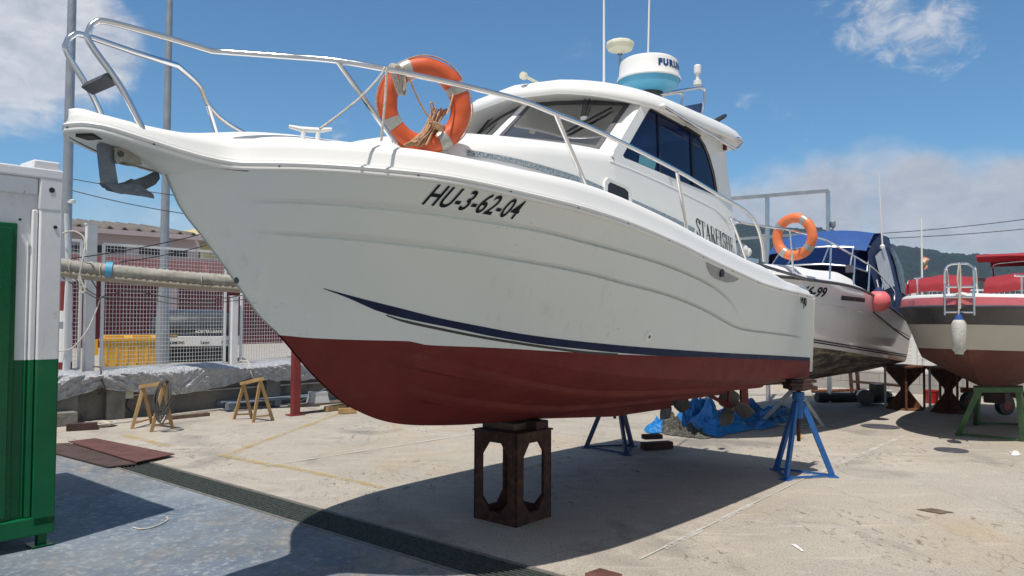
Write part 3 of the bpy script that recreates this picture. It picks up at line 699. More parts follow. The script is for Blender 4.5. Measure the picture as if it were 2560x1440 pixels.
# side grab rail under the brim, both sides
for s in (1, -1):
    P = [(3.127,1.1,3.472),(2.549,1.1,3.414),(2.062,1.1,3.375),(1.724,1.1,3.345),(1.631,1.1,3.392),(1.545,1.1,3.454),(1.63,1.1,3.475),(1.724,1.1,3.45)]
    MB().tube(rounded([V((p[0], s*p[1], p[2])) for p in P], .04), .014, 8).build('grab_rail', M['steel'], roof)
    q = (3.14,1.1,3.469); MB().ball(V((q[0], s*q[1], q[2])), .026, 10, 8).build('rail_knob', M['white'], roof)
# port navigation light
p = V((1.863,1.02,3.352)); nl = MB().box(p, (.08, .05, .1)).build('navigation_light', M['white'], cabin)
MB().lathe([(.0, .03), (.026, .028), (.028, -.03), (0, -.032)], p+V((-.005, .028, 0)), 12).build('light_lens', pm('dark_red_lens', (.1, .012, .015), .2), nl)
# radar scanner
RC = V((2.074,0.35,4.066))
rad = MB().lathe([(.13, -.17), (.13, -.10)], RC, 6).box(RC+V((0, 0, -.2)), (.26, .26, .06)).build('radar', M['rubber'], roof)
MB().lathe([(.14, -.115), (.22, -.095), (.285, -.05), (.308, 0.012), (.300, .02)], RC, 40).build('radar_base', M['radarblue'], rad, smooth=28)
MB().lathe([(.31, .0), (.316, .012), (.312, .026), (.298, .05), (.292, .15), (.282, .19), (.25, .213), (.15, .226), (.0, .23)], RC, 48).build('radar_dome', M['white'], rad, smooth=40)
vs, fs = text2d('FURUNO', .082, 0, .007, 1.3)
wid = max(p.x for p in vs); toC = V((0, 0, 0))
# the word is wrapped round the drum, facing aft of the camera side
a0 = atan2(4.23-RC.y, 8.8-RC.x)-radians(12)
def dome(p):
    a = a0+.52+p.x/.297; rr = .2985-(.006/.1)*(p.y)
    return RC+V((cos(a)*rr, sin(a)*rr, .085+p.y))
MB().add([dome(p) for p in vs], fs).build('radar_lettering', M['radarink'], rad, smooth=0, fix=False)
# mushroom aerial on a thin pole
G_ = V((1.894,-0.1,4.59)); g0 = V((G_.x, G_.y, 3.72))
ga = MB().cyl(g0, G_+V((0, 0, -.04)), .013).build('aerial_pole', M['galv'], roof)
MB().lathe([(.03, -.10), (.06, -.07), (.13, -.055), (.152, -.01), (.15, .012), (.13, .03), (.06, .05), (0, .055)], G_, 10, sx=1.0).build('aerial_dome', M['ivory'], ga, smooth=25)
# whip aerials
for a, b in (((2.504,0.1,4.012), (2.51,0.1,5.339)), ((1.174,-0.2,4.68), (1.085,-0.2,5.959))):
    a = V(a); a.z = min(a.z, 3.78) if a.z > 3.78 else a.z; MB().tube([a, V(b)], [.013, .008], 8).build('whip_aerial', M['white'], roof)
# small horn-like aerial leaning over the brim
a, b = V((3.515,0.15,3.726)), V((3.792,0.15,3.747))
MB().cyl(a, b, .013, n=8).cyl(b-(b-a).normalized()*.0, b+(b-a).normalized()*.035, .032, n=14).box(a, (.06, .05, .05)).build('roof_light', M['ivory'], roof)
# stern arch of bent tube with a lamp mast and plate
for dv in (.0, -.28):
    P = [V(q) for q in [(2.044,0.45,3.929),(1.201,0.45,4.191),(1.029,0.45,4.226),(1.059,0.45,4.065),(1.174,0.45,3.879)]]; P = [p+V((-.02*(dv != 0), dv*1.0, 0)) for p in P]
    P[-1].z = min(P[-1].z, 3.66); 
    MB().tube(rounded(P, .09), .017, 8).build('arch_tube', M['steel'], roof)
a, b = V((1.078,0.45,4.004)), V((0.506,0.17,4.171)); 
MB().box((a*.5+V((a.x-.02, a.y-.28, a.z))*.5)+V((0, 0, 0)), (.012, .24, .10)).build('arch_plate', M['blued'], roof)
p = V((1.01,0.35,4.28)); MB().lathe([(.045, 0), (.045, .05), (.02, .06), (.02, .13), (.04, .14), (.042, .21), (.03, .225), (0, .225)], p, 14).build('masthead_light', M['white'], roof)
# searchlight on the roof edge
p = V((1.334,0.75,3.774)); MB().lathe([(0, -.012), (.085, -.012), (.09, 0), (.085, .012), (0, .02)], p, 20, (.5, -.25, .8)).cyl(p, p+V((0, 0, -.14)), .012).box(p+V((0, 0, -.13)), (.14, .08, .03)).build('searchlight', M['black'], roof)

# ------------------------------------------------------------------ bow and side rails
R_ = [(7.007,0.179,2.764),(7.094,0.164,2.9),(7.24,0.107,3.09),(7.238,0.108,3.151),(7.211,0.125,3.196),(7.153,0.147,3.218),(6.862,0.188,3.208),(6.618,0.198,3.2),(6.348,0.449,3.19),(6.147,0.713,3.159),(5.883,0.935,3.117),(5.533,1.105,3.086),(5.143,1.212,3.068),(4.841,1.264,3.034),(4.388,1.303,2.995),(3.365,1.336,2.879),(2.582,1.34,2.768),(2.081,1.34,2.7),(1.807,1.339,2.597),(1.662,1.337,2.42),(1.614,1.336,2.251)]
R_[0] = (6.985, .19, 2.69)
R_[2] = (7.235, .14, 3.09); R_[3] = (7.24, .14, 3.15); R_[4] = (7.215, .14, 3.195); R_[5] = (7.153, .15, 3.218)
path = smooth_path(R_[:7], 5)+smooth_path(R_[7:], 5)
posts = [((6.147,0.713,3.15), (5.87,0.894,2.712)), ((4.841,1.264,3.029), (4.483,1.256,2.612)), ((3.352,1.337,2.865), (3.114,1.3,2.434))]
for s in (1, -1):
    rl = MB().tube([V((p.x, s*p.y, p.z)) for p in path], .0165, 10).build('bow_rail', M['steel'], boat, smooth=50)
    for a, b in posts: MB().cyl((a[0], s*a[1], a[2]), (b[0], s*b[1], b[2]), .0145, n=10).build('stanchion', M['steel'], rl)
    # short second loop on the foredeck side
step = MB(); a, b = V((7.152,0.147,2.982)), V((7.13, -.16, 2.93)); a = V((7.13, .16, 2.93))
step.box((7.125, 0, 2.935), (.065, .31, .03), (V((.8, 0, .45)), V((0, 1, 0)), V((-.45, 0, .8)))).build('bow_step', M['rubber'], boat)
# aft return loop of the side rail behind the cabin
P = [(2.172,1.25,2.625),(1.964,1.25,2.44),(1.803,1.25,2.263)]
MB().tube(smooth_path([V((1.838,1.1,2.676)), V((1.639,1.1,2.473)), V((1.469,1.1,2.268))], 4), .013, 8).build('cockpit_stay', M['steel'], boat)
# rod holder with its plate and a winch drum in the cockpit
p = V((1.379,1.25,2.267)); q = V((1.376,1.25,2.525))
MB().tube([p, q], [.036, .036], 14, cap=False).tube([q, q+V((0, 0, .015))], [.042, .042], 14, cap=False).cyl(q+V((0, 0, -.01)), q+V((0, 0, -.009)), .034).build('rod_holder', M['alu'], boat)
a, b = V((1.669,1.3,2.227)), V((0.18,1.3,2.124))
MB().bar(a, b, .04, .02).build('gunwale_track', M['rubber'], boat)
p = V((1.217,0.95,2.399))
MB().lathe([(.0, -.09), (.05, -.088), (.052, -.05), (.03, -.045), (.03, .0), (.075, .005), (.078, .07), (.07, .09), (0, .092)], p, 18, (.9, -.2, .1)).build('winch_drum', M['white'], boat)
MB().box(p+V((0, 0, -.1)), (.35, .2, .05)).build('winch_bed', M['alu'], boat)
# cleat on the foredeck
ca, cb_ = V((6.285,0.453,2.79)), V((6.09,0.59,2.79)); p = (ca+cb_)/2; d_ = (ca-cb_)/2
cl = MB().tube([p+d_+V((0, 0, .012)), p+d_*.45, p-d_*.45, p-d_+V((0, 0, .012))], [.010, .016, .016, .010], 8)
for k in (-.34, .34): cl.cyl(p+d_*k+V((0, 0, -.09)), p+d_*k, .014)
cl.build('cleat', M['white'], boat)
# small brass-like catch on the cabin front corner
# shafts, propellers, brackets and rudders
for s in (1, -1):
    c = V((.23, s*.40, .66)); tr_ = V((.95, s*.38, .9))
    sh = MB().cyl(tr_, c+V((-.06, 0, -.02)), .022).build('propeller_shaft', M['anti'], boat)
    MB().bar(c+V((.13, 0, .02)), c+V((.13, s*.02, .32)), .05, .02).build('shaft_bracket', M['anti'], boat)
    hub = MB().tube([c+V((.06, 0, .02)), c, c+V((-.09, 0, -.02))], [.04, .045, .02], 12).build('propeller', M['propm'], boat)
    for k in range(3):
        an = radians(95+120*k+20); bl = MB(); rows = []
        for i in range(9):
            r = .03+.235*i/8; wdt = .125*sin(pi*min(1, .1+.9*i/8)**.75)+.004; tw = .75-.4*i/8
            for_ = []
            for j in range(7):
                x = (j/6-.5)*2*wdt; y_, z_ = r*cos(an)-x*cos(tw)*sin(an), r*sin(an)+x*cos(tw)*cos(an)
                for_.append(c+V((x*sin(tw), y_, z_)))
            rows.append(for_)
        bl.grid(rows); o = bl.build('blade', M['propm'], hub, smooth=50); md = o.modifiers.new('thick', 'SOLIDIFY'); md.thickness = .012
    MB().prism([(.02, c.y-.012, .98), (.0, c.y-.012, .55), (-.22, c.y-.012, .55), (-.16, c.y-.012, .98)], (0, .024, 0)).build('rudder', M['anti'], boat)

# ------------------------------------------------------------------ ground, drain, paint
AXd, AYd = -FW, -PT            # yard grid: along the boats (away from the camera) and across (away to the left)
def paintmat(name, col, lo, hi, base=.8):
    """worn road paint: flakes away in patches"""
    m, t, b, o = newmat(name)
    tr = N(t, 'ShaderNodeBsdfTransparent'); mx = t.nodes.new('ShaderNodeMixShader')
    f = ramp(t, math_(t, 'ADD', math_(t, 'MULTIPLY', tex(t, 2.2, 5, .6), .55), math_(t, 'MULTIPLY', tex(t, 24, 6, .7, off=3), .45)), [(lo, 0), (hi, base)])
    t.links.new(f, mx.inputs[0]); t.links.new(tr.outputs[0], mx.inputs[1]); t.links.new(b.outputs[0], mx.inputs[2]); t.links.new(mx.outputs[0], o.inputs[0])
    t.links.new(mix(t, tex(t, 9, 5, .6), tuple(x*.8 for x in col), tuple(min(1, x*1.15) for x in col)), b.inputs['Base Color']); b.inputs['Roughness'].default_value = .85
    return m
def concrete(name):
    m, t, b, o = newmat(name)
    c = mix(t, ramp(t, tex(t, .35, 5, .6, coord='Object'), [(.35, 0), (.65, 1)]), (.395, .357, .298), (.49, .445, .378))
    c = mix(t, ramp(t, tex(t, 1.6, 7, .65, .4, off=3), [(.5, 0), (.72, .45)]), c, (.31, .29, .265))
    c = mix(t, ramp(t, tex(t, 5, 8, .7, .3, off=8), [(.55, 0), (.7, .55)]), c, (.60, .545, .46))
    # pitted, speckled surface
    c = mix(t, ramp(t, tex(t, 60, 4, .75, off=1), [(.53, 0), (.62, .85)]), c, (.17, .15, .135))
    c = mix(t, ramp(t, tex(t, 110, 3, .7, off=4), [(.58, 0), (.68, .5)]), c, (.58, .56, .52))
    # long faint drag marks and trowel seams across the slabs
    c = mix(t, ramp(t, tex(t, 2.4, 7, .7, .3, off=51, stretch=(.35, 2.2, 1)), [(.56, 0), (.68, .6)]), c, (.58, .53, .45))
    c = mix(t, ramp(t, tex(t, 1.7, 7, .7, .3, off=61, stretch=(2.0, .35, 1)), [(.58, 0), (.70, .55)]), c, (.23, .21, .19))
    # dark flaky scars, stretched along the yard
    sc = tex(t, 13, 6, .75, .8, off=11, stretch=(1, .45, 1)); msk = tex(t, .55, 3, .5, off=21)
    c = mix(t, math_(t, 'MULTIPLY', ramp(t, sc, [(.57, 0), (.62, 1)]), ramp(t, msk, [(.47, 0), (.57, .85)])), c, (.17, .13, .12))
    # oily stains
    c = mix(t, ramp(t, tex(t, .8, 4, .5, .6, off=31), [(.56, 0), (.70, .6)]), c, (.17, .16, .15))
    # brownish leaks
    c = mix(t, ramp(t, tex(t, .7, 5, .6, .5, off=44, stretch=(1, .5, 1)), [(.55, 0), (.72, .5)]), c, (.43, .33, .2))
    # hairline cracks
    vo = N(t, 'ShaderNodeTexVoronoi', feature='DISTANCE_TO_EDGE', Scale=.55); cc = t.nodes.new('ShaderNodeTexCoord'); wv = N(t, 'ShaderNodeTexNoise', Scale=2.5, Detail=6)
    av = N(t, 'ShaderNodeVectorMath', operation='ADD'); sv = N(t, 'ShaderNodeVectorMath', operation='SCALE'); sv.inputs['Scale'].default_value = .55
    t.links.new(cc.outputs['Object'], wv.inputs['Vector']); t.links.new(wv.outputs['Color'], sv.inputs[0]); t.links.new(cc.outputs['Object'], av.inputs[0]); t.links.new(sv.outputs[0], av.inputs[1]); t.links.new(av.outputs[0], vo.inputs['Vector'])
    c = mix(t, math_(t, 'MULTIPLY', ramp(t, vo.outputs['Distance'], [(0, .5), (.005, 0)]), ramp(t, tex(t, .6, 2, .5, off=71), [(.45, 0), (.6, 1)])), c, (.1, .09, .085))
    t.links.new(c, b.inputs['Base Color']); b.inputs['Roughness'].default_value = .92; b.inputs['Specular IOR Level'].default_value = .25
    h = math_(t, 'ADD', math_(t, 'MULTIPLY', tex(t, 55, 4, .7, off=1), .8), math_(t, 'MULTIPLY', tex(t, 9, 5, .6, off=2), .8))
    bump(t, b, h, .6, .015)
    return m
M['concrete'] = concrete('yard_concrete')
# slot of the drain: near edge and far edge
DA, DB = V((-2.609,7.085,0)), V((-0.252,5.305,0)); EA = V((-2.846,7.722,0))
o_ = DA.dot(AXd); w_ = (EA-DA).dot(AXd)
dn0 = (DA.dot(AXd)+DB.dot(AXd))/2; dn1 = ((V((-2.846,7.722,0))).dot(AXd)+V((0.155,5.463,0)).dot(AXd))/2
if dn1-dn0 < .28: dn1 = dn0+.34
d_l, d_r = V((-4.325,8.602,0)).dot(AYd)+.1, V((0.537,5.13,0)).dot(AYd)-2.2
def YP(a, b, z=0): return AXd*a+AYd*b+V((0, 0, z))
BIG = 60
g = MB()
def quad(a0, a1, b0, b1, z=0): g.add([YP(a0, b0, z), YP(a1, b0, z), YP(a1, b1, z), YP(a0, b1, z)], [(0, 1, 2, 3)])
far = 1500
quad(-far, dn0, -far, far); quad(dn1, far, -far, far); quad(dn0, dn1, d_l, far); quad(dn0, dn1, -far, d_r)
tag(g.build('ground', M['concrete'], smooth=0), None, None, kind='structure')
g = MB(); D_ = -.22
for q in ([(dn0, d_r, 0), (dn0, d_l, 0), (dn0, d_l, D_), (dn0, d_r, D_)], [(dn1, d_r, 0), (dn1, d_l, 0), (dn1, d_l, D_), (dn1, d_r, D_)], [(dn0, d_r, D_), (dn1, d_r, D_), (dn1, d_l, D_), (dn0, d_l, D_)],
          [(dn0, d_l, 0), (dn1, d_l, 0), (dn1, d_l, D_), (dn0, d_l, D_)], [(dn0, d_r, 0), (dn1, d_r, 0), (dn1, d_r, D_), (dn0, d_r, D_)]):
    g.add([YP(*p) for p in q], [(0, 1, 2, 3)])
tag(g.build('drain_channel', pm('wet_channel', (.03, .032, .03), .6, var=.3), smooth=0), None, None, kind='structure')
gr = empty('drain_grating', YP((dn0+dn1)/2, (d_l+d_r)/2), 'long green steel drain grating set flush in the concrete past the bow', 'grating')
gm, gb = MB(), MB(); nb = 9
for i in range(nb+1):
    a = dn0+.012+(dn1-dn0-.024)*i/nb; gm.bar(YP(a, d_r+.01, -.012), YP(a, d_l-.01, -.012), .007, .028)
b_ = d_r+.02
while b_ < d_l: gb.bar(YP(dn0+.006, b_, -.014), YP(dn1-.006, b_, -.014), .005, .008); b_ += .06
gm.build('bearing_bars', M['grate'], gr, gr.location, 0, False); gb.build('cross_bars', M['grate'], gr, gr.location, 0, False)
gf = MB()
for a in (dn0-.018, dn1+.018): gf.bar(YP(a, d_r-.02, .0), YP(a, d_l+.02, .0), .03, .012)
gf.build('angle_frame', pm('worn_steel_edge', (.2, .19, .17), .7, .3, var=.3, scale=12), gr, gr.location, 0)
# blue-painted hardstanding on the near side of the drain, worn through to the concrete
m, t, b, o = newmat('worn_blue_floor_paint')
tr = N(t, 'ShaderNodeBsdfTransparent'); mx = t.nodes.new('ShaderNodeMixShader')
big = tex(t, .42, 4, .5, .5, off=2.2); fine = tex(t, 7, 8, .72, .5, off=7, stretch=(1, .5, 1))
sepx = N(t, 'ShaderNodeSeparateXYZ'); tc = t.nodes.new('ShaderNodeTexCoord'); t.links.new(tc.outputs['Object'], sepx.inputs[0])
grd = N(t, 'ShaderNodeMapRange'); t.links.new(sepx.outputs[0], grd.inputs[0]); grd.inputs[1].default_value = -1.4; grd.inputs[2].default_value = .3; grd.inputs[3].default_value = .12; grd.inputs[4].default_value = -.16
f = ramp(t, math_(t, 'ADD', grd.outputs[0], math_(t, 'ADD', math_(t, 'MULTIPLY', big, .6), math_(t, 'MULTIPLY', fine, .4))), [(.41, 0), (.62, .9)])
t.links.new(f, mx.inputs[0]); t.links.new(tr.outputs[0], mx.inputs[1]); t.links.new(b.outputs[0], mx.inputs[2]); t.links.new(mx.outputs[0], o.inputs[0])
c = mix(t, ramp(t, tex(t, 1.1, 6, .6, .4, off=5), [(.35, 0), (.65, 1)]), (.11, .155, .215), (.24, .28, .32))
c = mix(t, ramp(t, tex(t, 18, 7, .75, off=6), [(.52, 0), (.63, .8)]), c, (.42, .44, .45))
c = mix(t, ramp(t, tex(t, 3.5, 7, .7, .5, off=15), [(.57, 0), (.7, .6)]), c, (.33, .36, .37))
t.links.new(c, b.inputs['Base Color']); b.inputs['Roughness'].default_value = .62; bump(t, b, tex(t, 40, 4, .7), .25, .01)
g = MB(); g.add([YP(-12, d_r-3, .004), YP(dn0-.04, d_r-3, .004), YP(dn0-.04, d_l+6, .004), YP(-12, d_l+6, .004)], [(0, 1, 2, 3)])
tag(g.build('painted_floor', m, smooth=0), None, None, kind='structure')
# road paint
yel, whi = paintmat('worn_yellow_paint', (.55, .4, .12), .43, .62, .7), paintmat('worn_white_paint', (.62, .6, .56), .42, .52, .75)
def strip(name, a, b, w, m, z):
    a, b = V(a), V(b); d = (b-a).normalized(); n = V((-d.y, d.x, 0))*w/2; n2 = 24
    g = MB().grid([[a+(b-a)*i/n2-n+V((0, 0, z)) for i in range(n2+1)], [a+(b-a)*i/n2+n+V((0, 0, z)) for i in range(n2+1)]])
    tag(g.build(name, m, origin=a, smooth=0), None, None, kind='structure')
strip('yellow_line', (-2.683,8.878,0), (-1.262,7.748,0), .10, yel, .005); strip('yellow_line', (-3.47,9.395,0), (-2.926,13.569,0), .11, yel, .005)
strip('yellow_line', (-3.561,9.445,0), (-2.597,8.744,0), .10, yel, .009); strip('yellow_line', (-5.438,10.908,0), (-4.354,9.976,0), .12, yel, .005)
strip('yellow_line', (0.056,8.56,0), (0.694,9.454,0), .10, yel, .005)
strip('white_line', (-2.754,8.784,0), (-0.507,11.207,0), .03, whi, .013); strip('white_line', (0.602,11.439,0), (1.565,10.758,0), .03, whi, .005)
strip('white_line', (3.187,8.341,0), (5.701,11.264,0), .07, whi, .005); strip('white_line', (1.145,5.813,0), (2.219,7.16,0), .06, whi, .005)
strip('expansion_joint', (3.373,8.594,0), (0.922,5.548,0), .016, whi, .009); strip('expansion_joint', (5.638,12.125,0), (7.557,11.263,0), .012, M['conc'], .009)
# manhole lids in the yard
for i, (px, r, lb) in enumerate((((5.786,12.173,0), .28, 'round dark manhole lid at the tip of the second boat\'s shadow'), ((5.718,10.091,0), .2, 'small round drain lid beside the shadow of the red and black boat'))):
    c_ = V(px); tag(MB().lathe([(0, .012), (r*.86, .012), (r*.88, .006), (r, .008), (r, 0)], c_, 28).build('manhole_lid', M['rubber'], origin=c_), lb, 'manhole lid', 'lids in the concrete')
# oily smear, paper scraps, offcuts
def scrap(name, pts, h, mat, lb, cat, jag=.2):
    P = [V(p) for p in pts]; c_ = sum(P, V())/len(P); q = []
    for a, b in zip(P, P[1:]+P[:1]):
        for k in range(4): q.append(a+(b-a)*k/4+V((random.uniform(-1, 1), random.uniform(-1, 1), 0))*(b-a).length*jag*.2*(k > 0))
    n_ = len(q); mb = MB().add([p+V((0, 0, .006)) for p in q]+[c_+(p-c_)*.55+V((0, 0, h*random.uniform(.6, 1.2))) for p in q]+[c_+V((0, 0, h*.6))], [(i, (i+1) % n_, n_+(i+1) % n_, n_+i) for i in range(n_)]+[(n_+i, n_+(i+1) % n_, 2*n_) for i in range(n_)])
    tag(mb.build(name, mat, origin=c_, smooth=30), lb, cat)
scrap('paper_scrap', [(6.399,9.97,0),(6.541,10.061,0),(6.479,9.888,0),(6.347,9.719,0),(6.266,9.716,0)], .03, M['white'], 'crumpled white paper scrap on sunny concrete in front of the red and black boat', 'paper')
scrap('paper_scrap', [(7.518,12.463,0),(7.994,13.138,0),(7.706,12.56,0)], .03, M['greyp'], 'pale triangular scrap lying in the shade under the red and black boat', 'paper')
scrap('wood_offcut', [(4.139,11.277,0),(4.205,11.207,0),(4.133,10.956,0),(4.055,10.988,0)], .05, M['wood'], 'small pale wood offcut on the ground behind the near blue stand', 'offcut', 0)
scrap('plastic_strip', [(2.127,5.932,0),(2.173,5.933,0),(2.167,5.756,0),(2.146,5.756,0)], .012, M['white'], 'thin white plastic strip on the stained concrete', 'litter')
scrap('rag', [(3.647,7.006,0),(3.817,7.053,0),(3.937,6.916,0),(3.781,6.858,0)], .012, M['woodd'], 'flat dark streak of rag on the sunny concrete', 'rag')
P = smooth_path([V(p)+V((0, 0, .012)) for p in [(-3.031,6.255,0),(-2.946,6.211,0),(-2.879,6.259,0),(-2.852,6.376,0),(-2.857,6.498,0),(-2.903,6.572,0)]], 6)
tag(MB().tube(P, .006, 6).build('rope_end', M['ropew'], origin=P[0]), 'short pale rope end curled on the blue painted floor', 'rope')

# steel plates over the end of the drain
def slab(name, pts, z0, th, mat, lb, cat, grp=None):
    P = [V((p[0], p[1], z0)) for p in pts]; tag(MB().prism(P, (0, 0, th)).build(name, mat, origin=P[0], smooth=0), lb, cat, grp)
A = V((-4.477,8.598,0)); e1 = (V((-4.236,8.784,0))-A).dot(AXd)
pl0 = V((-4.455,8.598,0)); pl1 = V((-4.027,9.299,0))
slab('steel_plate', [pl0, (-4.221,8.762,0), (-5.754,10.106,0), (-6.231,9.939,0)], .012, .014, M['plated'], 'dark rusty steel plate by the container, covering the drain end', 'steel plate', 'plates over the drain')
slab('steel_plate', [(-4.232,8.784,0), pl1, (-5.566,10.395,0), (-5.781,10.136,0)], .03, .012, M['plate'], 'reddish rusty steel plate, farther of the two, in full sun', 'steel plate', 'plates over the drain')
slab('steel_plate', [(0.499,5.222,0),(0.612,5.329,0),(0.746,5.211,0),(0.726,4.986,0),(0.496,4.982,0)], .004, .01, M['plate'], 'corner of a rusty steel plate at the right end of the drain grating', 'steel plate')

# ------------------------------------------------------------------ stand under the keel
K0 = V((0.045,6.346,0)); S_ = .47
def KP(a, b, z): return K0+AXd*a+AYd*b+V((0, 0, z))
st = empty('keel_stand', KP(S_/2, S_/2, 0), 'rusted square steel frame stand carrying the keel near the bow', 'boat stand', AX)
st.rotation_euler = (0, 0, 0)
Hs = .745; hole = [(.10, .20), (.20, .085), (.27, .085), (.37, .20), (.37, .53), (.27, .655), (.20, .655), (.10, .53)]
hole = [(.095, .19), (.175, .085), (.295, .085), (.375, .19), (.375, .56), (.30, .665), (.17, .665), (.095, .56)]
P2, F2 = fill2d([(0, 0), (S_, 0), (S_, Hs), (0, Hs)], [hole])
def face(f):
    a = MB(); n = len(P2)
    a.add([f(p.x, p.y, 0) for p in P2], F2); a.add([f(p.x, p.y, .014) for p in P2], [q[::-1] for q in F2])
    for loop in ([(0, 0), (S_, 0), (S_, Hs), (0, Hs)], hole): a.grid([[f(x, y, 0) for x, y in loop], [f(x, y, .014) for x, y in loop]], True)
    return a
for f in (lambda x, y, d: KP(x, d, y), lambda x, y, d: KP(x, S_-d, y), lambda x, y, d: KP(d, x, y), lambda x, y, d: KP(S_-d, x, y)): face(f).build('side_frame', M['rust'], st, st.location, 0)
mb = MB()
for a in (.03, S_-.03):
    for b in (.03, S_-.03): mb.bar(KP(a, b, .01), KP(a, b, Hs-.01), .05, .05, AXd)
mb.build('corner_post', M['rust'], st, st.location, 0)
MB().add([KP(-.012, -.012, Hs), KP(S_+.012, -.012, Hs), KP(S_+.012, S_+.012, Hs), KP(-.012, S_+.012, Hs), KP(-.012, -.012, Hs+.014), KP(S_+.012, -.012, Hs+.014), KP(S_+.012, S_+.012, Hs+.014), KP(-.012, S_+.012, Hs+.014)], [(3, 2, 1, 0), (4, 5, 6, 7), (0, 1, 5, 4), (1, 2, 6, 5), (2, 3, 7, 6), (3, 0, 4, 7)]).build('top_plate', M['rust'], st, st.location, 0)
MB().add([KP(.02, .02, .02), KP(S_-.02, .02, .02), KP(S_-.02, S_-.02, .02), KP(.02, S_-.02, .02)], [(0, 1, 2, 3)]).build('base_plate', M['rust'], st, st.location, 0)
def timber(c_, size, rz, mat, lb, grp=None, name='timber_block', tilt=0):
    mb = MB(); mb.box((0, 0, 0), size); bm = bmesh.new(); me = bpy.data.meshes.new(name); me.from_pydata(mb.v, [], mb.f); bm.from_mesh(me)
    bmesh.ops.bevel(bm, geom=bm.edges[:], offset=min(size)*.08, segments=2, affect='EDGES'); bm.to_mesh(me); bm.free(); me.materials.append(mat)
    o = bpy.data.objects.new(name, me); COL.objects.link(o); o.location = c_; o.rotation_euler = (0, tilt, rz); tag(o, lb, 'timber block', grp); return o
timber(KP(.20, .30, Hs+.014+.028), (.36, .18, .055), AX+pi/2, M['woodd'], 'pale weathered timber packer on the keel stand, nearer the bow', 'packers on the keel stand')
timber(KP(.36, .16, Hs+.014+.036), (.30, .17, .07), AX+pi/2, M['woodr'], 'dark timber packer on the keel stand, behind the pale one', 'packers on the keel stand')

# ------------------------------------------------------------------ tripod stands
def tripod(name, feet, top, hz, mat, lb, r=.028, grp=None, screw=True, base=True):
    feet = [V(p) for p in feet]; top = V((*top[:2], hz)); e = empty(name, V((top.x, top.y, 0)), lb, 'boat stand', 0, grp); O_ = e.location
    for f in feet:
        d = (f-top); d.z = 0; d.normalize(); a = top+d*.045+V((0, 0, -.13)); n = V((-d.y, d.x, 0))
        MB().bar(f+V((0, 0, .006)), a, r*2, r*1.4, n).box(f+V((0, 0, .006)), (.1, .1, .012), atan2(d.y, d.x)).build('leg', mat, e, O_, 0)
    if base:
        for a, b in zip(feet, feet[1:]+feet[:1]): MB().bar(a+V((0, 0, .02)), b+V((0, 0, .02)), .014, .022).build('tie_bar', mat, e, O_, 0)
    MB().lathe([(.05, -.30), (.05, -.10), (.062, -.10), (.062, -.02), (.05, -.02)], top, 16).build('collar', mat, e, O_, 30)
    if screw: MB().lathe([(.02, -.55), (.022, -.02), (.026, 0)], top, 10).box(top+V((0, 0, .008)), (.16, .16, .016), AX).build('screw_jack', M['rust'], e, O_, 30)
    return e
hd = V((3.119,8.42,1.019))
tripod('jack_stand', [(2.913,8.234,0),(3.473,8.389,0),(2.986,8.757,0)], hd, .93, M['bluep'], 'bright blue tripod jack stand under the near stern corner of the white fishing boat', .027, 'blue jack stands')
hf = (V((0.975,10.103,0))+V((1.428,9.61,0))+V((1.596,10.246,0)))/3
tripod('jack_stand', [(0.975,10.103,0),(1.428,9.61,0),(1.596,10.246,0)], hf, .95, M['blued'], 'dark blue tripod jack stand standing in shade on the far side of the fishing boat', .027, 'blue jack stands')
for i, (dz, sz, of) in enumerate(((.962, (.30, .2, .04), .02), (.998, (.26, .2, .03), -.015), (1.031, (.30, .12, .034), .03))):
    timber(V((hd.x+of, hd.y, dz)), sz, .15+of, M['woodr'], ('bottom', 'middle', 'top')[i]+' dark board of the packing on the near blue jack stand', 'boards on the near jack stand', 'packing_board')
hw = V((4.378,11.95,0.712))
tripod('trestle_stand', [(4.878,12.178,0),(4.657,11.918,0),(3.977,12.402,0)], hw, .72, M['greyp'], 'flaking white steel tripod stand behind the fishing boat stern', .03, None, False)
timber((1.885,10.046,0)[:2]+(.05,), (.42, .13, .09), .35, M['woodr'], 'longer dark timber lying on concrete in the boat shadow', 'loose dark timbers', 'timber', .0)
timber((1.873,10.317,0)[:2]+(.12,), (.26, .12, .06), .25, M['woodr'], 'shorter dark timber resting on the longer one in the boat shadow', 'loose dark timbers', 'timber', .0)

# ------------------------------------------------------------------ heap of tarpaulins
def heap(name, lobes, mat, lb, cat, n=64, seed=0, fold=1.0):
    """crumpled cloth lying in a heap over an outline on the ground"""
    mb = MB()
    for pts, hmax in lobes:
        P = [V(p) for p in pts]; c_ = sum(P, V())/len(P); R = smooth_path(P, 9, True); rows = []
        for i in range(n+1):
            t = i/n; row = []
            for k, q in enumerate(R):
                p = c_+(q-c_)*t; pr = min(1, (1-t)*2.2)
                hh = hmax*(1-t**2.2)*(.55+.6*noise.noise(p*2.1+V((seed, 0, 0))))
                a = atan2(q.y-c_.y, q.x-c_.x); fl = abs(noise.noise(V((a*2.3+seed, t*1.6, seed))))-.25
                f2 = (.5-abs(noise.noise(p*5+V((0, seed, 0)))))*.55+(.5-abs(noise.noise(V((p.x*11+p.y*3, p.y*9, seed)))))*.42+(.5-abs(noise.noise(p*21+V((seed, seed, 0)))))*.2-.3
                hh += fold*hmax*(fl*.7*sin(pi*min(1, t*1.02))+f2*.62*(1-t**6))
                p = p+V((noise.noise(p*5+V((9, seed, 0))), noise.noise(p*5+V((3, 1, seed))), 0))*.05*t
                row.append(V((p.x, p.y, max(.004, hh)+.006)))
            rows.append(row)
        mb.grid(rows, True)
    tag(mb.build(name, mat, origin=c_, smooth=55, fix=False), lb, cat)
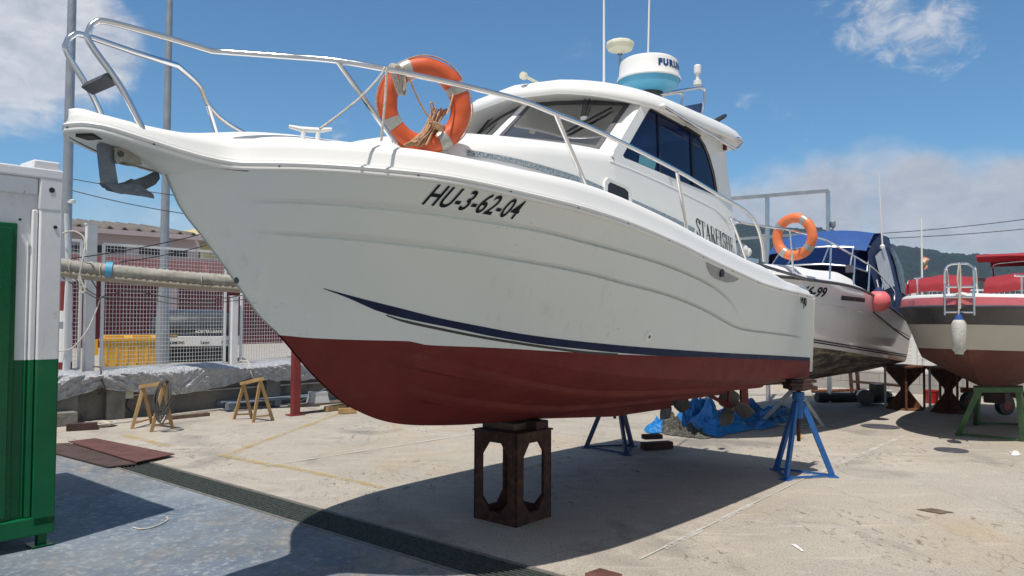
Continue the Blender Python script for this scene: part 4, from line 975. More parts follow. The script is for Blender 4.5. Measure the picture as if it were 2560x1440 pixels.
heap('tarpaulin', [([(2.687,12.712,0),(2.667,11.837,0),(2.818,11.226,0),(3.009,11.054,0),(3.303,11.863,0),(3.563,13.239,0),(3.448,13.872,0),(3.037,13.633,0)], .50), ([(3.015,11.534,0),(3.301,11.393,0),(3.833,12.05,0),(4.329,12.879,0),(4.539,14.152,0),(4.055,14.245,0),(3.522,13.339,0)], .33), ([(3.728,12.216,0),(3.789,11.722,0),(4.27,12.326,0),(4.826,13.145,0),(5.118,14.238,0),(4.842,14.402,0),(4.268,13.637,0)], .26)], M['bluetarp'], 'big crumpled blue tarpaulin heaped on the ground under the stern', 'tarpaulin', seed=1)
heap('tarpaulin', [([(2.006,11.65,0),(2.03,11.344,0),(2.251,11.428,0),(2.452,11.828,0),(2.462,12.338,0),(2.234,12.24,0)], .2)], M['bluetarp'], 'small blue tarpaulin bundle at the end of the heap, in full sun', 'tarpaulin', seed=7)
heap('camouflage_net', [([(2.233,11.581,0),(2.23,11.204,0),(2.423,11.139,0),(2.63,11.755,0),(2.767,12.715,0),(2.543,12.521,0)], .26), ([(2.381,11.209,0),(2.506,11,0),(2.757,10.87,0),(2.935,11.231,0),(2.782,11.681,0),(2.587,11.753,0)], .14)], M['camo'], 'olive grey crumpled netting beside the blue tarpaulin', 'netting', seed=3, fold=1.3)

# ------------------------------------------------------------------ site cabin (painted container) at the left
KC = V((-3.39, 5.8, 0)); CF, CB_ = FW, -PT          # along its front (towards the camera), and back from it
def CP(a, d, z): return KC+CF*a-CB_*(-d)+V((0, 0, z))      # d > 0 goes back
m, t, b, o = newmat('two_tone_cabin_paint')
tc = t.nodes.new('ShaderNodeTexCoord'); sp = N(t, 'ShaderNodeSeparateXYZ'); t.links.new(tc.outputs['Object'], sp.inputs[0])
z_ = math_(t, 'ADD', sp.outputs[2], math_(t, 'MULTIPLY', math_(t, 'SUBTRACT', tex(t, 9, 3, .5), .5), .006))
fz = math_(t, 'GREATER_THAN', z_, 1.385)
wh = mix(t, ramp(t, tex(t, 3, 6, .65), [(.4, 0), (.7, 1)]), (.80, .80, .80), (.72, .72, .73)); gn = mix(t, ramp(t, tex(t, 3, 6, .6, off=4), [(.35, 0), (.7, 1)]), (.002, .105, .036), (.004, .145, .05))
cc_ = mix(t, fz, gn, wh)
cc_ = mix(t, math_(t, 'MULTIPLY', ramp(t, tex(t, 16, 7, .75, off=7, stretch=(1, 1, .35)), [(.6, 0), (.68, .8)]), ramp(t, tex(t, 1.8, 3, .5, off=17), [(.52, 0), (.64, 1)])), cc_, (.16, .12, .09))
t.links.new(cc_, b.inputs['Base Color']); b.inputs['Roughness'].default_value = .34; b.inputs['Specular IOR Level'].default_value = .3; bump(t, b, tex(t, 16, 4, .6), .12, .01)
M['cabwhite'] = m
M['green'] = pm('gloss_green_door', (.003, .10, .034), .28, spec=.3, var=.1, scale=5, bmp=.08, bscale=14)
sc_ = empty('site_cabin', KC+CF*3+(-PT)*1.2, 'white container cabin with green lower band and green door, beside the bow', 'container'); O_ = sc_.location
def cbox(mb, a0, a1, d0, d1, z0, z1):
    return mb.add([CP(a, d, z) for z in (z0, z1) for a, d in ((a0, d0), (a1, d0), (a1, d1), (a0, d1))], [(3, 2, 1, 0), (4, 5, 6, 7), (0, 1, 5, 4), (1, 2, 6, 5), (2, 3, 7, 6), (3, 0, 4, 7)])
H_ = 2.80
cbox(MB(), .02, 5.9, .045, 2.38, .2, H_-.06).build('wall', M['cabwhite'], sc_, O_, 0)
def bev(mb, name, mat, r=.012):
    o = mb.build(name, mat, sc_, O_, 30); md = o.modifiers.new('edge', 'BEVEL'); md.width = r; md.segments = 3; md.limit_method = 'ANGLE'; return o
for a in (0, 5.78): bev(cbox(MB(), a, a+.155, 0, .16, .16, H_-.075), 'corner_post', M['cabwhite'])
bev(cbox(MB(), 0, .155, 2.24, 2.4, .16, H_-.075), 'corner_post', M['cabwhite'])
bev(cbox(MB(), 0, .16, -.003, .163, H_-.31, H_-.07), 'corner_casting', M['cabwhite'])
bev(cbox(MB(), .163, 5.78, .015, .1, H_-.20, H_-.075), 'top_beam', M['cabwhite'])
bev(cbox(MB(), .0, 5.94, -.006, .16, H_-.075, H_-.0), 'roof_edge', M['cabwhite'])
bev(cbox(MB(), .0, 5.94, .163, 2.4, H_-.055, H_-.01), 'roof', M['cabwhite'])
bev(cbox(MB(), .02, .2, .01, .3, H_+.002, H_+.062), 'lifting_block', M['cabwhite'])
bev(cbox(MB(), 0, 5.94, .0, .16, .10, .235), 'bottom_beam', M['cabwhite'])
bev(cbox(MB(), .16, .20, .012, .045, .235, H_-.31), 'edge_strip', M['cabwhite'], .01)
bev(cbox(MB(), .212, .222, .03, .045, .24, H_-.55), 'cable_conduit', M['cabwhite'], .003)
bev(cbox(MB(), .29, 1.25, .02, .045, .235, H_-.42), 'door_frame', M['green'], .008)
bev(cbox(MB(), .325, 1.215, .008, .019, .26, H_-.455), 'door', M['green'], .006)
mb = cbox(MB(), .0, .15, .0, .15, .012, .02); cbox(mb, .04, .1, .04, .1, .02, .1); mb.build('foot', M['green'], sc_, O_, 0)
mb = MB()
for a, z, r in ((.08, H_-.155, .02), (.05, H_-.43, .013), (.27, H_-.39, .009)):
    c_ = CP(a, -.004 if a < .16 else .044, z); mb.cyl(c_+PT*.003, c_-PT*.01, r, n=14)
mb.build('bolt_hole', M['black'], sc_, O_, 30)
c_ = CP(.34, .012, H_-.22); MB().tube(smooth_path([c_, c_+PT*.03+V((0, 0, -.01)), c_+PT*.035+V((0, 0, -.05)), c_+PT*.02+V((0, 0, -.065))], 4), .004, 6).build('hook', M['steel'], sc_, O_)

# ------------------------------------------------------------------ quay wall, upper terrace and what stands on it (left background)
WD = V((.70, .714, 0)); WN = V((-.714, .70, 0))       # along the wall, and behind it
W0 = V((-6.6, 12.3, 0))
def WP(a, d, z): return W0+WD*a+WN*d+V((0, 0, z))
ZT = .62
q = MB()
q.add([WP(-14, .55, ZT), WP(13.7, .55, ZT), WP(13.7, 60, ZT), WP(-14, 60, ZT)], [(0, 1, 2, 3)])
tag(q.build('terrace', pm('terrace_paving', (.36, .34, .31), .9, var=.15), smooth=0), None, None, kind='structure')
def wbox(mb, a0, a1, d0, d1, z0, z1): return mb.add([WP(a, d, z) for z in (z0, z1) for a, d in ((a0, d0), (a1, d0), (a1, d1), (a0, d1))], [(3, 2, 1, 0), (4, 5, 6, 7), (0, 1, 5, 4), (1, 2, 6, 5), (2, 3, 7, 6), (3, 0, 4, 7)])
wl = empty('quay_wall', WP(0, .3, 0), 'low stained concrete wall behind the trestles, topped by a tarpaulin', 'wall'); O_ = wl.location
wbox(MB(), -14, 13.7, .08, .55, 0, .70).build('wall_face', M['conc'], wl, O_, 0)
for a in (-.55, .15, 2.9, 5.6, 8.6): wbox(MB(), a, a+.28, -.06, .08, 0, .66).build('pier', M['conc'], wl, O_, 0)
wbox(MB(), -6, -.35, -.35, .079, 0, .2).build('footing', M['conc'], wl, O_, 0)
cd_ = MB().tube([WP(.55, .02, .37), WP(2.6, .03, .36), WP(9, .03, .37)], .018, 8).build('pipe', M['greyp'], wl, O_)
MB().box(WP(.5, .0, .38), (.13, .07, .12), atan2(WD.y, WD.x)).build('junction_box', pm('cream_box', (.55, .52, .42), .6), wl, O_, 0)
MB().tube(smooth_path([WP(.5, .0, .32), WP(.46, -.02, .2), WP(.6, -.06, .06), WP(.9, -.1, .02)], 5), .012, 6).build('pipe_tail', M['cable'], wl, O_)
# silver tarpaulin lashed along the wall top
rows = []; n = 520; TIES = [-4.6, -2.2, .05, 2.55, 4.6, 7.4]
for i in range(n+1):
    a = -4.2+11.2*i/n; q_ = max(k for k in range(5) if TIES[k] <= a); p_ = (a-TIES[q_])/(TIES[q_+1]-TIES[q_]); sw_ = sin(pi*p_)**.8
    drop = .22+(.26, .30, .26, .17, .14)[q_]*sw_+.03*noise.noise(V((a*2.3, 5, 0)))
    top = .78+.07*sw_+.05*noise.noise(V((a*1.3, 7, 2)))*sw_; row = []
    for k in range(41):
        s_ = k/40
        if s_ < .35: d, z = .62-.62*(s_/.35), top-.05*(1-s_/.35)
        else:
            f = (s_-.35)/.65; d, z = -.03-.10*min(1, f*6)+.09*max(0, f-.3), top-.02-drop*f
        # long creases running slantwise down from the lashings
        sl = 1 if p_ < .5 else -1; x_ = a*3.2-sl*s_*3.4
        cr = (.5-abs(noise.noise(V((x_, s_*1.3, q_*9)))))*1.2+(.5-abs(noise.noise(V((x_*2.7, s_*3.1, 4)))))*.7+(.5-abs(noise.noise(V((a*17, s_*19, 1)))))*.45-1.1
        d += .065*cr*sst(.2, .5, s_); z += .022*cr*(1-sst(.3, .5, s_))+.03*(s_ > .93)*noise.noise(V((a*5, 2, 2)))
        row.append(WP(a, d, z))
    rows.append(row)
tag(MB().grid(rows).build('silver_tarpaulin', M['silver'], origin=WP(1, 0, .7), smooth=60, fix=False), 'long crinkled silver tarpaulin lashed along the top of the quay wall', 'tarpaulin')
for i, (a, lb) in enumerate(((.05, 'dark lashing round the tarpaulin near the container'), (2.55, 'pale lashing round the tarpaulin between the two trestles'), (4.6, 'lashing round the tarpaulin beside the red post'))):
    P = smooth_path([WP(a, .3, .84), WP(a+.03, .05, .83), WP(a-.02, -.14, .68), WP(a+.05, -.14, .5), WP(a, .02, .42)], 5)
    tag(MB().tube(P, .012, 6).build('lashing', M['ropeb'] if i != 1 else M['ropew'], origin=P[0]), lb, 'rope', 'lashings of the silver tarpaulin')
# white mesh fence on the terrace
F0 = V((-7.37, 13.9, 0)); FD = V((.62, .785, 0)).normalized()
def FP(a, z): return F0+FD*a+V((0, 0, z))
fe = empty('mesh_fence', FP(1.5, ZT), 'white welded mesh fence panels on posts behind the silver tarpaulin', 'fence'); O_ = fe.location
FN = V((-FD.y, FD.x, 0))
def fpanel(a0, a1, z0, z1, fr=.045):
    mb = MB()
    for z in (z0, z1): mb.bar(FP(a0, z), FP(a1, z), fr, fr)
    for a in (a0, a1): mb.bar(FP(a, z0), FP(a, z1), fr, fr, FD)
    p = mb.build('panel_frame', M['meshw'], fe, O_, 0); w = MB(); nx = max(2, round((a1-a0)/.062)); nz = max(2, round((z1-z0)/.075))
    for i in range(1, nx): w.bar(FP(a0+(a1-a0)*i/nx, z0), FP(a0+(a1-a0)*i/nx, z1), .006, .006, FD)
    for i in range(1, nz): w.bar(FP(a0, z0+(z1-z0)*i/nz)-FN*.007, FP(a1, z0+(z1-z0)*i/nz)-FN*.007, .009, .007)
    w.build('wire_mesh', M['meshw'], p, O_, 0, False)
def fpost(a, z1, w=.15): MB().bar(FP(a, ZT), FP(a, z1), w, w, FD).box(FP(a, z1+.01), (w+.03, w+.03, .02), atan2(FD.y, FD.x)).build('post', M['meshw'], fe, O_, 0)
fpost(-.22, 3.28); fpost(2.62, 2.05, .13); fpost(5.2, 2.9)
fpanel(-1.5, -.38, .72, 2.28); fpanel(-1.5, -.38, 2.5, 2.98); fpanel(.0, 2.42, .71, 2.3); fpanel(.0, 2.42, 2.36, 2.95)
fpanel(2.8, 5.05, .71, 2.3); fpanel(-3.6, -1.7, .72, 2.28)
# lamp posts
def lamppost(p, h, r0, r1, lb, mat=M['galv'], lean=(0, 0)):
    p = V(p); e = empty('lamp_post', p, lb, 'lamp post', 0, 'tall grey lamp posts'); 
    MB().lathe([(r0*1.55, 0), (r0*1.5, .9), (r0*1.15, 1.5), (r0, 1.75), (r1, h)], p, 18).build('mast', mat, e, p, 60)
    MB().box(p+V((0, 0, h+.05)), (.6, .22, .1), .6).build('lamp_head', mat, e, p, 0)
    return e, p
lamppost(V((-7.051,15.6,0.622))[:2] + (ZT,) if False else V((*(-7.043,15.6,0.622)[:2], ZT)), 10.5, .088, .05, 'plain grey lamp post standing between the yellow bin and the oil tank')
e, p = lamppost(V((*(-7.646,13.2,0.901)[:2], ZT)), 10.5, .085, .055, 'grey lamp post with red and white bands at its foot, by the container')
for z0, z1, mt in ((.02, .25, M['redp']), (.25, 1.12, M['white']), (1.12, 1.62, M['redp'])):
    r_ = lambda z: .085*1.55 if z < .9 else .085*(1.5-.35*(z-.9)/.6)
    MB().lathe([(r_(z0)+.006, z0), (r_(z1)+.006, z1)], p, 18).build('painted_band', mt, e, p, 60)
cpt = V((-7.56,13.1,3.593)); MB().lathe([(.0, -.03), (.05, -.02), (.055, .03), (.0, .05)], cpt+V((.06, 0, 0)), 12).cyl(cpt+V((-.09, .1, 0)), cpt+V((.03, 0, 0)), .02).build('security_camera', M['white'], e, p, 40)
# white bracket post and rolled awning held on it
a, b = V((-7.213,12.3,2.467)), V((-3.949,13.6,2.222))
e = empty('rolled_awning', V((a.x, a.y, 0)), 'long grey ribbed roll of awning cloth on a beam, passing behind the bow', 'awning'); O_ = e.location
n = 90; P = [a+(b-a)*i/n+V((0, 0, -.03*sin(pi*i/n))) for i in range(n+1)]
MB().tube(P, [.12+.010*sin(i*2.4)+.004*noise.noise(V((i*.3, 0, 0))) for i in range(n+1)], 16, flat=.9).build('cloth_roll', M['awning'], e, O_, 60)
MB().tube([p+V((.02, -.02, -.12)) for p in P], .075, 10).build('beam', pm('tan_beam', (.36, .31, .24), .8), e, O_, 60)
c_ = P[18]; MB().lathe([(.142, -.05), (.143, .05)], c_, 18, b-a).build('blue_tape', M['radarblue'], e, O_, 60)
for i in (5, 16, 55): MB().tube([P[i]+V((0, cos(t_*pi/8)*.14, sin(t_*pi/8)*.13-.02)) for t_ in range(16)], .008, 6, True).build('tie', M['ropew'], e, O_)
MB().bar(V((*(-3.648,13.1,0.029)[:2], 0)), V((*(-3.648,13.1,0.029)[:2], 2.2)), .12, .12, WD).box(V((*(-3.648,13.1,0.029)[:2], .01)), (.26, .2, .02), .8).build('red_post', M['redp'], e, O_, 0)
q = V((-7.098,12.35,1.02)); MB().tube([V((q.x, q.y, 0)), q, V((q.x, q.y, 1.7)), V((q.x+.0, q.y, 2.35)), V((q.x-.06, q.y, 3.3))], [.075, .085, .09, .07, .05], 8, flat=.5).build('white_post', M['meshw'], e, O_, 50)
# knotted ropes hanging from the awning bracket
def rope(pts, r, mat, lb, n=6, cat='rope', grp=None, name='rope'):
    P = smooth_path(pts, n); return tag(MB().tube(P, r, 6).build(name, mat, origin=P[0]), lb, cat, grp)
rope([(-7.167,12.2,2.956), (-6.946,12.2,3.002), (-6.772,12.2,2.863), (-6.746,12.1,2.508), (-6.778,12.1,2.288), (-6.698,12.1,2.069), (-6.754,12.1,2.049), (-6.797,12.1,2.288)], .014, M['ropew'], 'pale rope looped over the rolled awning near the container')
rope([(-7.209,12.3,2.295), (-6.681,12.4,1.949), (-6.646,12.6,1.986), (-6.499,13.2,2.082), (-6.077,13.8,1.98), (-5.629,14.3,1.955), (-5.023,14.8,2.082)], .009, M['ropeb'], 'dark slack rope sagging from the fence post to the bow', grp='ropes strung along the fence')
rope([(-7.083,12.3,2.347), (-6.724,12.6,1.972), (-6.386,13.4,1.949), (-5.882,14.2,1.864), (-4.907,14.8,2.006)], .008, M['ropeb'], 'lowest dark rope strung along the fence', grp='ropes strung along the fence')
rope([(-6.711,12.6,1.972), (-6.76,12.5,1.659), (-6.828,12.4,1.403), (-6.99,12.3,1.15), (-7.184,12.2,1.091)], .011, M['ropew'], 'white and black rope hanging down across the fence post')
rope([(-6.711,12.6,1.985), (-6.819,12.5,2.242), (-6.97,12.5,2.306)], .009, M['ropeb'], 'short dark rope tied from the fence post to the awning bracket')
rope([(-5.575,12.5,2.249), (-5.122,13,2.193), (-4.781,13.4,2.258), (-4.765,13.4,2.154)], .007, M['ropeb'], 'thin dark line hanging under the rolled awning by the bow')
# cables overhead
def cable(a, b, sag, r, lb, grp):
    a, b = V(a), V(b); P = [a+(b-a)*i/24+V((0, 0, -sag*4*(i/24)*(1-i/24))) for i in range(25)]
    tag(MB().tube(P, r, 5).build('overhead_cable', M['cable'], origin=a), lb, 'cable', grp)
cable((-8.656,13.6,4.235), (-5.316,15,3.857), .05, .008, 'upper of the two black cables running from the container roof behind the anchor', 'cables from the container')
cable((-8.525,13.4,4.072), (-5.154,15,3.514), .12, .008, 'lower of the two black cables running from the container roof behind the anchor', 'cables from the container')
cable((-7.274,12.4,2.557), (-5.666,17,3.812), .1, .01, 'thin dark line rising from the awning bracket across the lamp post', 'lines crossing the fence')
cable((-6.715,13.2,2.581), (-5.662,17,3.59), .1, .009, 'second thin dark line crossing the lamp post below the first', 'lines crossing the fence')
cable((22.42,60,7.817), (41.776,60,9.563), .3, .03, 'upper power line crossing in front of the wooded hill', 'power lines')
cable((22.419,60,7.63), (41.763,60,8.749), .3, .03, 'lower power line crossing in front of the wooded hill', 'power lines')
# yellow container and dark used-oil tank
yb = empty('yellow_bin', WP(1.1, 3.0, ZT), 'yellow plastic skip bin behind the mesh fence', 'bin'); O_ = yb.location
c0_, c1_ = V((-8.102,15.2,0.934)), V((-7.07,15.7,0.915))
ybd = (c1_-c0_); ybd.z = 0; L_ = ybd.length; ybd.normalize(); ybn = V((-ybd.y, ybd.x, 0))
def YB(a, d, z): return V((c0_.x, c0_.y, 0))+ybd*a+ybn*d+V((0, 0, z))
mb = MB(); prof_ = [(.0, ZT), (-.04, 1.0), (-.08, 1.14), (-.11, 1.15), (-.11, 1.2), (-.06, 1.21), (-.05, 1.15)]
ring = lambda i, z: [YB(i, i, z), YB(L_-i, i, z), YB(L_-i, .9-i, z), YB(i, .9-i, z)]
mb.grid([ring(.06+i*.6, z) for i, z in prof_], True); mb.build('tub', M['yellow'], yb, O_, 30)
lid = MB(); lid.add([YB(.0, .1, 1.19), YB(L_, .1, 1.19), YB(L_, .9, 1.24), YB(0, .9, 1.24)], [(0, 1, 2, 3)])
for i in range(3): lid.box(YB(.25+.5*i, .3, 1.22), (.34, .3, .05), atan2(ybd.y, ybd.x))
lid.build('lid', M['yellow'], yb, O_, 0)
for a in (-.08, L_+.08): MB().box(YB(a, .2, 1.02), (.1, .2, .3), atan2(ybd.y, ybd.x)).build('lifting_lug', M['yellow'], yb, O_, 0)
for i in range(6): MB().box(YB(.12+i*(L_-.24)/5, .045, .93), (.05, .03, .45), atan2(ybd.y, ybd.x)).build('rib', M['yellow'], yb, O_, 0)
t0_, t1_ = V((-7.856,16.6,1.036)), V((-6.075,17.4,1.014)); td = t1_-t0_; td.z = 0; TL = td.length; td.normalize(); tn = V((-td.y, td.x, 0))
def TP(a, d, z): return V((t0_.x, t0_.y, 0))+td*a+tn*d+V((0, 0, z))
tk = empty('used_oil_tank', TP(TL/2, .7, ZT), 'dark domed used-oil tank with a white lettered rim behind the mesh fence', 'tank'); O_ = tk.location
def trr(x0, z, r=.3):
    out = []; dpt = 1.5
    for cx_, cy_, a0 in ((TL-x0-r, x0+r, -90), (TL-x0-r, dpt-x0-r, 0), (x0+r, dpt-x0-r, 90), (x0+r, x0+r, 180)):
        for k in range(6): an = radians(a0+90*k/5); out.append(TP(cx_+r*cos(an), cy_+r*sin(an), z))
    return out
MB().grid([trr(.12, ZT+.0), trr(.10, 1.0)], True).build('base', M['tank'], tk, O_, 50)
MB().grid([trr(.06, .97), trr(.0, .98), trr(.0, 1.18), trr(.08, 1.2)], True).build('rim', M['white'], tk, O_, 40)
MB().grid([trr(.05, 1.2), trr(.06, 1.34), trr(.1, 1.52), trr(.22, 1.68, .25), trr(.4, 1.76, .2), trr(.62, 1.79, .1)], True).build('dome_lid', M['tankg'], tk, O_, 60)
MB().grid([trr(.055, 1.205), trr(.05, 1.36)][:2], True).build('lid_band', M['tank'], tk, O_, 40)
def tlet(s, size, a, z, mat, name, d=-.008, bold=.003):
    vs, fs = text2d(s, size, 0, bold); MB().add([TP(a+p.x, d, z+p.y) for p in vs], fs).build(name, mat, tk, O_, 0, False)
tlet('ACEITES USADOS', .082, TL*.50, 1.27, M['white'], 'lid_lettering', .042); tlet('AUTOMOVI', .09, TL*.15, 1.03, M['ink'], 'rim_lettering'); tlet('Leon', .09, TL*.56, 1.03, M['ink'], 'rim_lettering'); tlet('ACT UEL', .09, TL*.78, 1.03, M['ink'], 'rim_lettering')
# low building behind
B0 = V((-13.4, 22.5, 0))
def BP(a, d, z): return B0+WD*a+WN*d+V((0, 0, z))
def bbox(mb, a0, a1, d0, d1, z0, z1): return mb.add([BP(a, d, z) for z in (z0, z1) for a, d in ((a0, d0), (a1, d0), (a1, d1), (a0, d1))], [(3, 2, 1, 0), (4, 5, 6, 7), (0, 1, 5, 4), (1, 2, 6, 5), (2, 3, 7, 6), (3, 0, 4, 7)])
bd = empty('low_building', BP(4, 4, ZT), 'low building with maroon lower wall, pink band and corrugated roof', 'building'); O_ = bd.location
bbox(MB(), -10, 16, 0, 9, ZT, 2.95).build('lower_wall', M['maroon'], bd, O_, 0)
bbox(MB(), -10, 16, .002, 9, 2.95, 3.42).build('pink_band', M['pinkw'], bd, O_, 0)
bbox(MB(), -10, 16, .004, 9, 3.42, 4.3).build('upper_wall', M['palew'], bd, O_, 0)
for i in range(13): bbox(MB(), -9+1.9*i, -9+1.9*i+1.5, -.02, .1, 3.5, 3.72).build('window', M['black'], bd, O_, 0)
bbox(MB(), 4.35, 6.4, -.03, .1, 3.5, 4.0).build('straw_panel', M['yelw'], bd, O_, 0)
for a in (3.3, 7.4): bbox(MB(), a, a+.28, -.1, 0, ZT, 2.9).build('pilaster', M['palew'], bd, O_, 0)
def corr(a0, a1, mat, z0, z1, dep, amp, per, name, d0=-.4):
    rows = []; n = int((a1-a0)/per*6)
    for j in range(9):
        rows.append([BP(a0+(a1-a0)*i/n, d0+dep*j/8, z0+(z1-z0)*j/8+amp*sin(2*pi*i/6)+.02*noise.noise(V((i*.05, j, 1)))) for i in range(n+1)])
    o = MB().grid(rows).build(name, mat, bd, O_, 60, False); md = o.modifiers.new('t', 'SOLIDIFY'); md.thickness = .04
corr(-10.5, 4.1, M['tilegrey'], 4.22, 4.85, 4.5, .085, .42, 'sheet_roof'); corr(6.2, 16.5, M['tilered'], 4.2, 5.1, 4.5, .06, .36, 'tile_roof')
mb = MB(); mb.add([BP(4.2, -.3, 4.2), BP(6.1, -.3, 4.2), BP(5.15, -.3, 4.72), BP(4.2, 4, 4.2), BP(6.1, 4, 4.2), BP(5.15, 4, 4.72)], [(0, 1, 2), (5, 4, 3), (0, 2, 5, 3), (1, 4, 5, 2)]); mb.build('gable', M['yelw'], bd, O_, 0)
bbox(MB(), -10.5, 16.5, -.46, -.34, 4.06, 4.2).build('gutter', M['palew'], bd, O_, 0)

# ------------------------------------------------------------------ trestles, cable coil, pallet
def sawhorse(A1, A2, f1, f2, lb):
    A1, A2 = V(A1), V(A2); e = empty('sawhorse', V(((A1.x+A2.x)/2, (A1.y+A2.y)/2, 0)), lb, 'sawhorse', 0, 'wooden trestles by the wall'); O_ = e.location
    MB().bar(A1+(A1-A2)*.08, A2+(A2-A1)*.08, .09, .05).build('beam', M['wood'], e, O_, 0)
    for A_, ff in ((A1, f1), (A2, f2)):
        for f in ff: MB().bar(V(f), A_+V((0, 0, -.02)), .03, .045, WD).build('leg', M['wood'], e, O_, 0)
        a, b = [V(f)+(A_-V(f))*.13 for f in ff]; MB().bar(a, b, .05, .02).build('cross_piece', M['wood'], e, O_, 0)
    return e
sawhorse((-5.56,11.7,0.607), (-5.095,11.35,0.69), [(-5.617,11.5,0),(-5.598,12.082,0)], [(-5.197,11.209,0),(-5.029,11.524,0)], 'wooden trestle nearer the container, draped with a coil of cable')
sawhorse((-4.304,12.45,0.595), (-3.954,12.2,0.683), [(-4.496,12.583,0),(-4.239,12.69,0)], [(-4.068,12.236,0),(-3.832,12.473,0)], 'bare wooden trestle farther right, in front of the pallet')
mb = MB(); c_ = V((-5.033,11.25,0.688))
for k in range(7):
    w = .10+.035*random.random(); h = .36+.22*random.random(); x = random.uniform(-.04, .05)
    mb.tube(smooth_path([c_+V((x-.02, -.07, .0)), c_+V((x-w*.6, -.08-random.random()*.05, -h*.5)), c_+V((x, -.1, -h)), c_+V((x+w, -.09, -h*.55)), c_+V((x+.05, .0, .03))], 5, True), .011, 6, True)
tag(mb.build('cable_coil', M['ropeb'], origin=c_, fix=False), 'coil of grey cable hung over the nearer wooden trestle', 'cable coil')
p0 = V((-4.934,13.473,0)); pd_ = WD; pn_ = WN
pa = empty('pallet', p0+pd_*.8, 'blue-grey wooden pallet lying by the wall behind the farther trestle', 'pallet'); O_ = pa.location
def PL(a, d, z): return p0+pd_*a+pn_*d*.5+V((0, 0, z))
M['palw'] = pm('blue_grey_pallet_wood', (.16, .2, .25), .8, var=.25, scale=6)
for d in (0, .45, .9, 1.35, 1.8): MB().bar(PL(0, d, .15), PL(1.9, d, .15), .11, .022).build('deck_board', M['palw'], pa, O_, 0)
for a in (.06, .95, 1.84):
    for d in (.05, .9, 1.75): MB().box(PL(a, d, .085), (.13, .11, .1), atan2(WD.y, WD.x)).build('block', M['palw'], pa, O_, 0)
    MB().bar(PL(a, 0, .022), PL(a, 1.8, .022), .1, .02).build('bottom_board', M['palw'], pa, O_, 0)
bx = V((-3.392,13.6,0.231)); mb = MB().box(bx+V((0, 0, .0)), (.36, .24, .14), .5, .8).box(bx+V((0, 0, .09)), (.3, .2, .05), .5)
tag(mb.build('tool_case', pm('grey_case', (.4, .42, .44), .5), origin=bx, smooth=0), 'grey plastic case on a bench board behind the bow', 'case')
bn = V((bx.x, bx.y, bx.z-.09)); e = empty('work_bench', V((bx.x, bx.y, 0)), 'low rough bench of planks holding the grey case', 'bench')
MB().bar(bn-WD*.5, bn+WD*.7, .3, .03).build('plank', M['woodd'], e, e.location, 0)
for k in (-.4, .6): MB().bar(V((bn.x, bn.y, 0))+WD*k, bn+WD*k, .05, .06, WN).build('leg', M['woodd'], e, e.location, 0)
rope([WP(-.4, -.35, .03), WP(.1, -.55, .015), WP(.6, -.45, .015), WP(1.2, -.2, .02), WP(2.2, -.1, .03), WP(3.4, -.12, .02), WP(4.3, -.05, .3)], .012, M['ropew'], 'pale rope trailing along the foot of the quay wall')

# loose bits along the foot of the wall
timber((-3.128,13.781,0)[:2]+(.05,), (.5, .1, .09), 1.1, M['wood'], 'pale wooden batten on the ground behind the bow, right of the red post', 'battens by the wall', 'timber')
timber((-2.825,13.359,0)[:2]+(.05,), (.3, .1, .09), .4, M['wood'], 'short pale wooden block on the ground just behind the red bottom', 'battens by the wall', 'timber')
timber((-5.307,12.738,0)[:2]+(.03,), (.7, .12, .05), .85, M['woodd'], 'grey plank lying flat between the two wooden trestles', None, 'timber')
timber((-6.278,11.356,0)[:2]+(.05,), (.4, .16, .1), .5, M['woodr'], 'dark broken timber at the foot of the wall near the container', None, 'timber')
mb = MB(); c_ = V((-6.207,11.717,0))
for k in range(6): mb.tube([c_+V(((.16+.012*k)*cos(t_*pi/12+k), (.13+.01*k)*sin(t_*pi/12+k), .014+.02*(k//2)+.006*sin(t_*1.3+k))) for t_ in range(24)], .011, 6, True)
tag(mb.build('rope_coil', M['ropew'], origin=c_, fix=False), 'small coil of pale rope on the ground below the silver tarpaulin', 'rope coil')

# ------------------------------------------------------------------ on the fishing boat: anchor, life ring, rope
fl = MB(); TH_ = V((0, .012, 0))
anc = empty('anchor', BW((7.096,0,2.619)), 'grey galvanised claw anchor hanging under the bow platform', 'anchor', AX); AO = (7.096,0,2.619)
def W2(pts): return [V(p) for p in pts]
sh = W2([(7.131,0,2.604),(7.126,0,2.62),(7.104,0,2.63),(7.08,0,2.623),(7.061,0,2.603),(7.049,0,2.524),(7.031,0,2.425),(7.034,0,2.399),(7.064,0,2.386),(7.105,0,2.407),(7.117,0,2.493)])
MB().prism([p-V((0, .018, 0)) for p in sh], (0, .036, 0)).build('shank', M['anchor'], anc, AO, 20)
f1 = W2([(7.119,0.02,2.415),(7.079,0.02,2.391),(7.035,0.05,2.387),(6.964,0.1,2.398),(6.929,0.15,2.359),(6.904,0.16,2.342),(6.945,0.13,2.351),(7.01,0.08,2.36),(7.054,0.05,2.366),(7.087,0.02,2.384)])
f2 = W2([(7.091,0,2.4),(7.038,-0.02,2.419),(6.981,-0.03,2.441),(6.939,-0.04,2.467),(6.922,-0.04,2.463),(6.848,-0.09,2.497),(6.77,-0.14,2.54),(6.74,-0.15,2.544),(6.737,-0.15,2.526),(6.775,-0.12,2.485),(6.856,-0.07,2.438),(6.932,-0.02,2.405),(7.013,0,2.389)])
for f, d in ((f1, V((.01, .012, .022))), (f2, V((.0, .016, -.022)))): MB().prism(f, d).build('fluke', M['anchor'], anc, AO, 25)
c_ = W2([(7.111,0,2.418),(7.091,0,2.396),(7.013,0,2.38),(6.919,0,2.396),(6.951,0,2.409),(7.038,0,2.415)]); MB().prism([p-V((0, .03, 0)) for p in c_], (0, .06, 0)).build('crown', M['anchor'], anc, AO, 25)
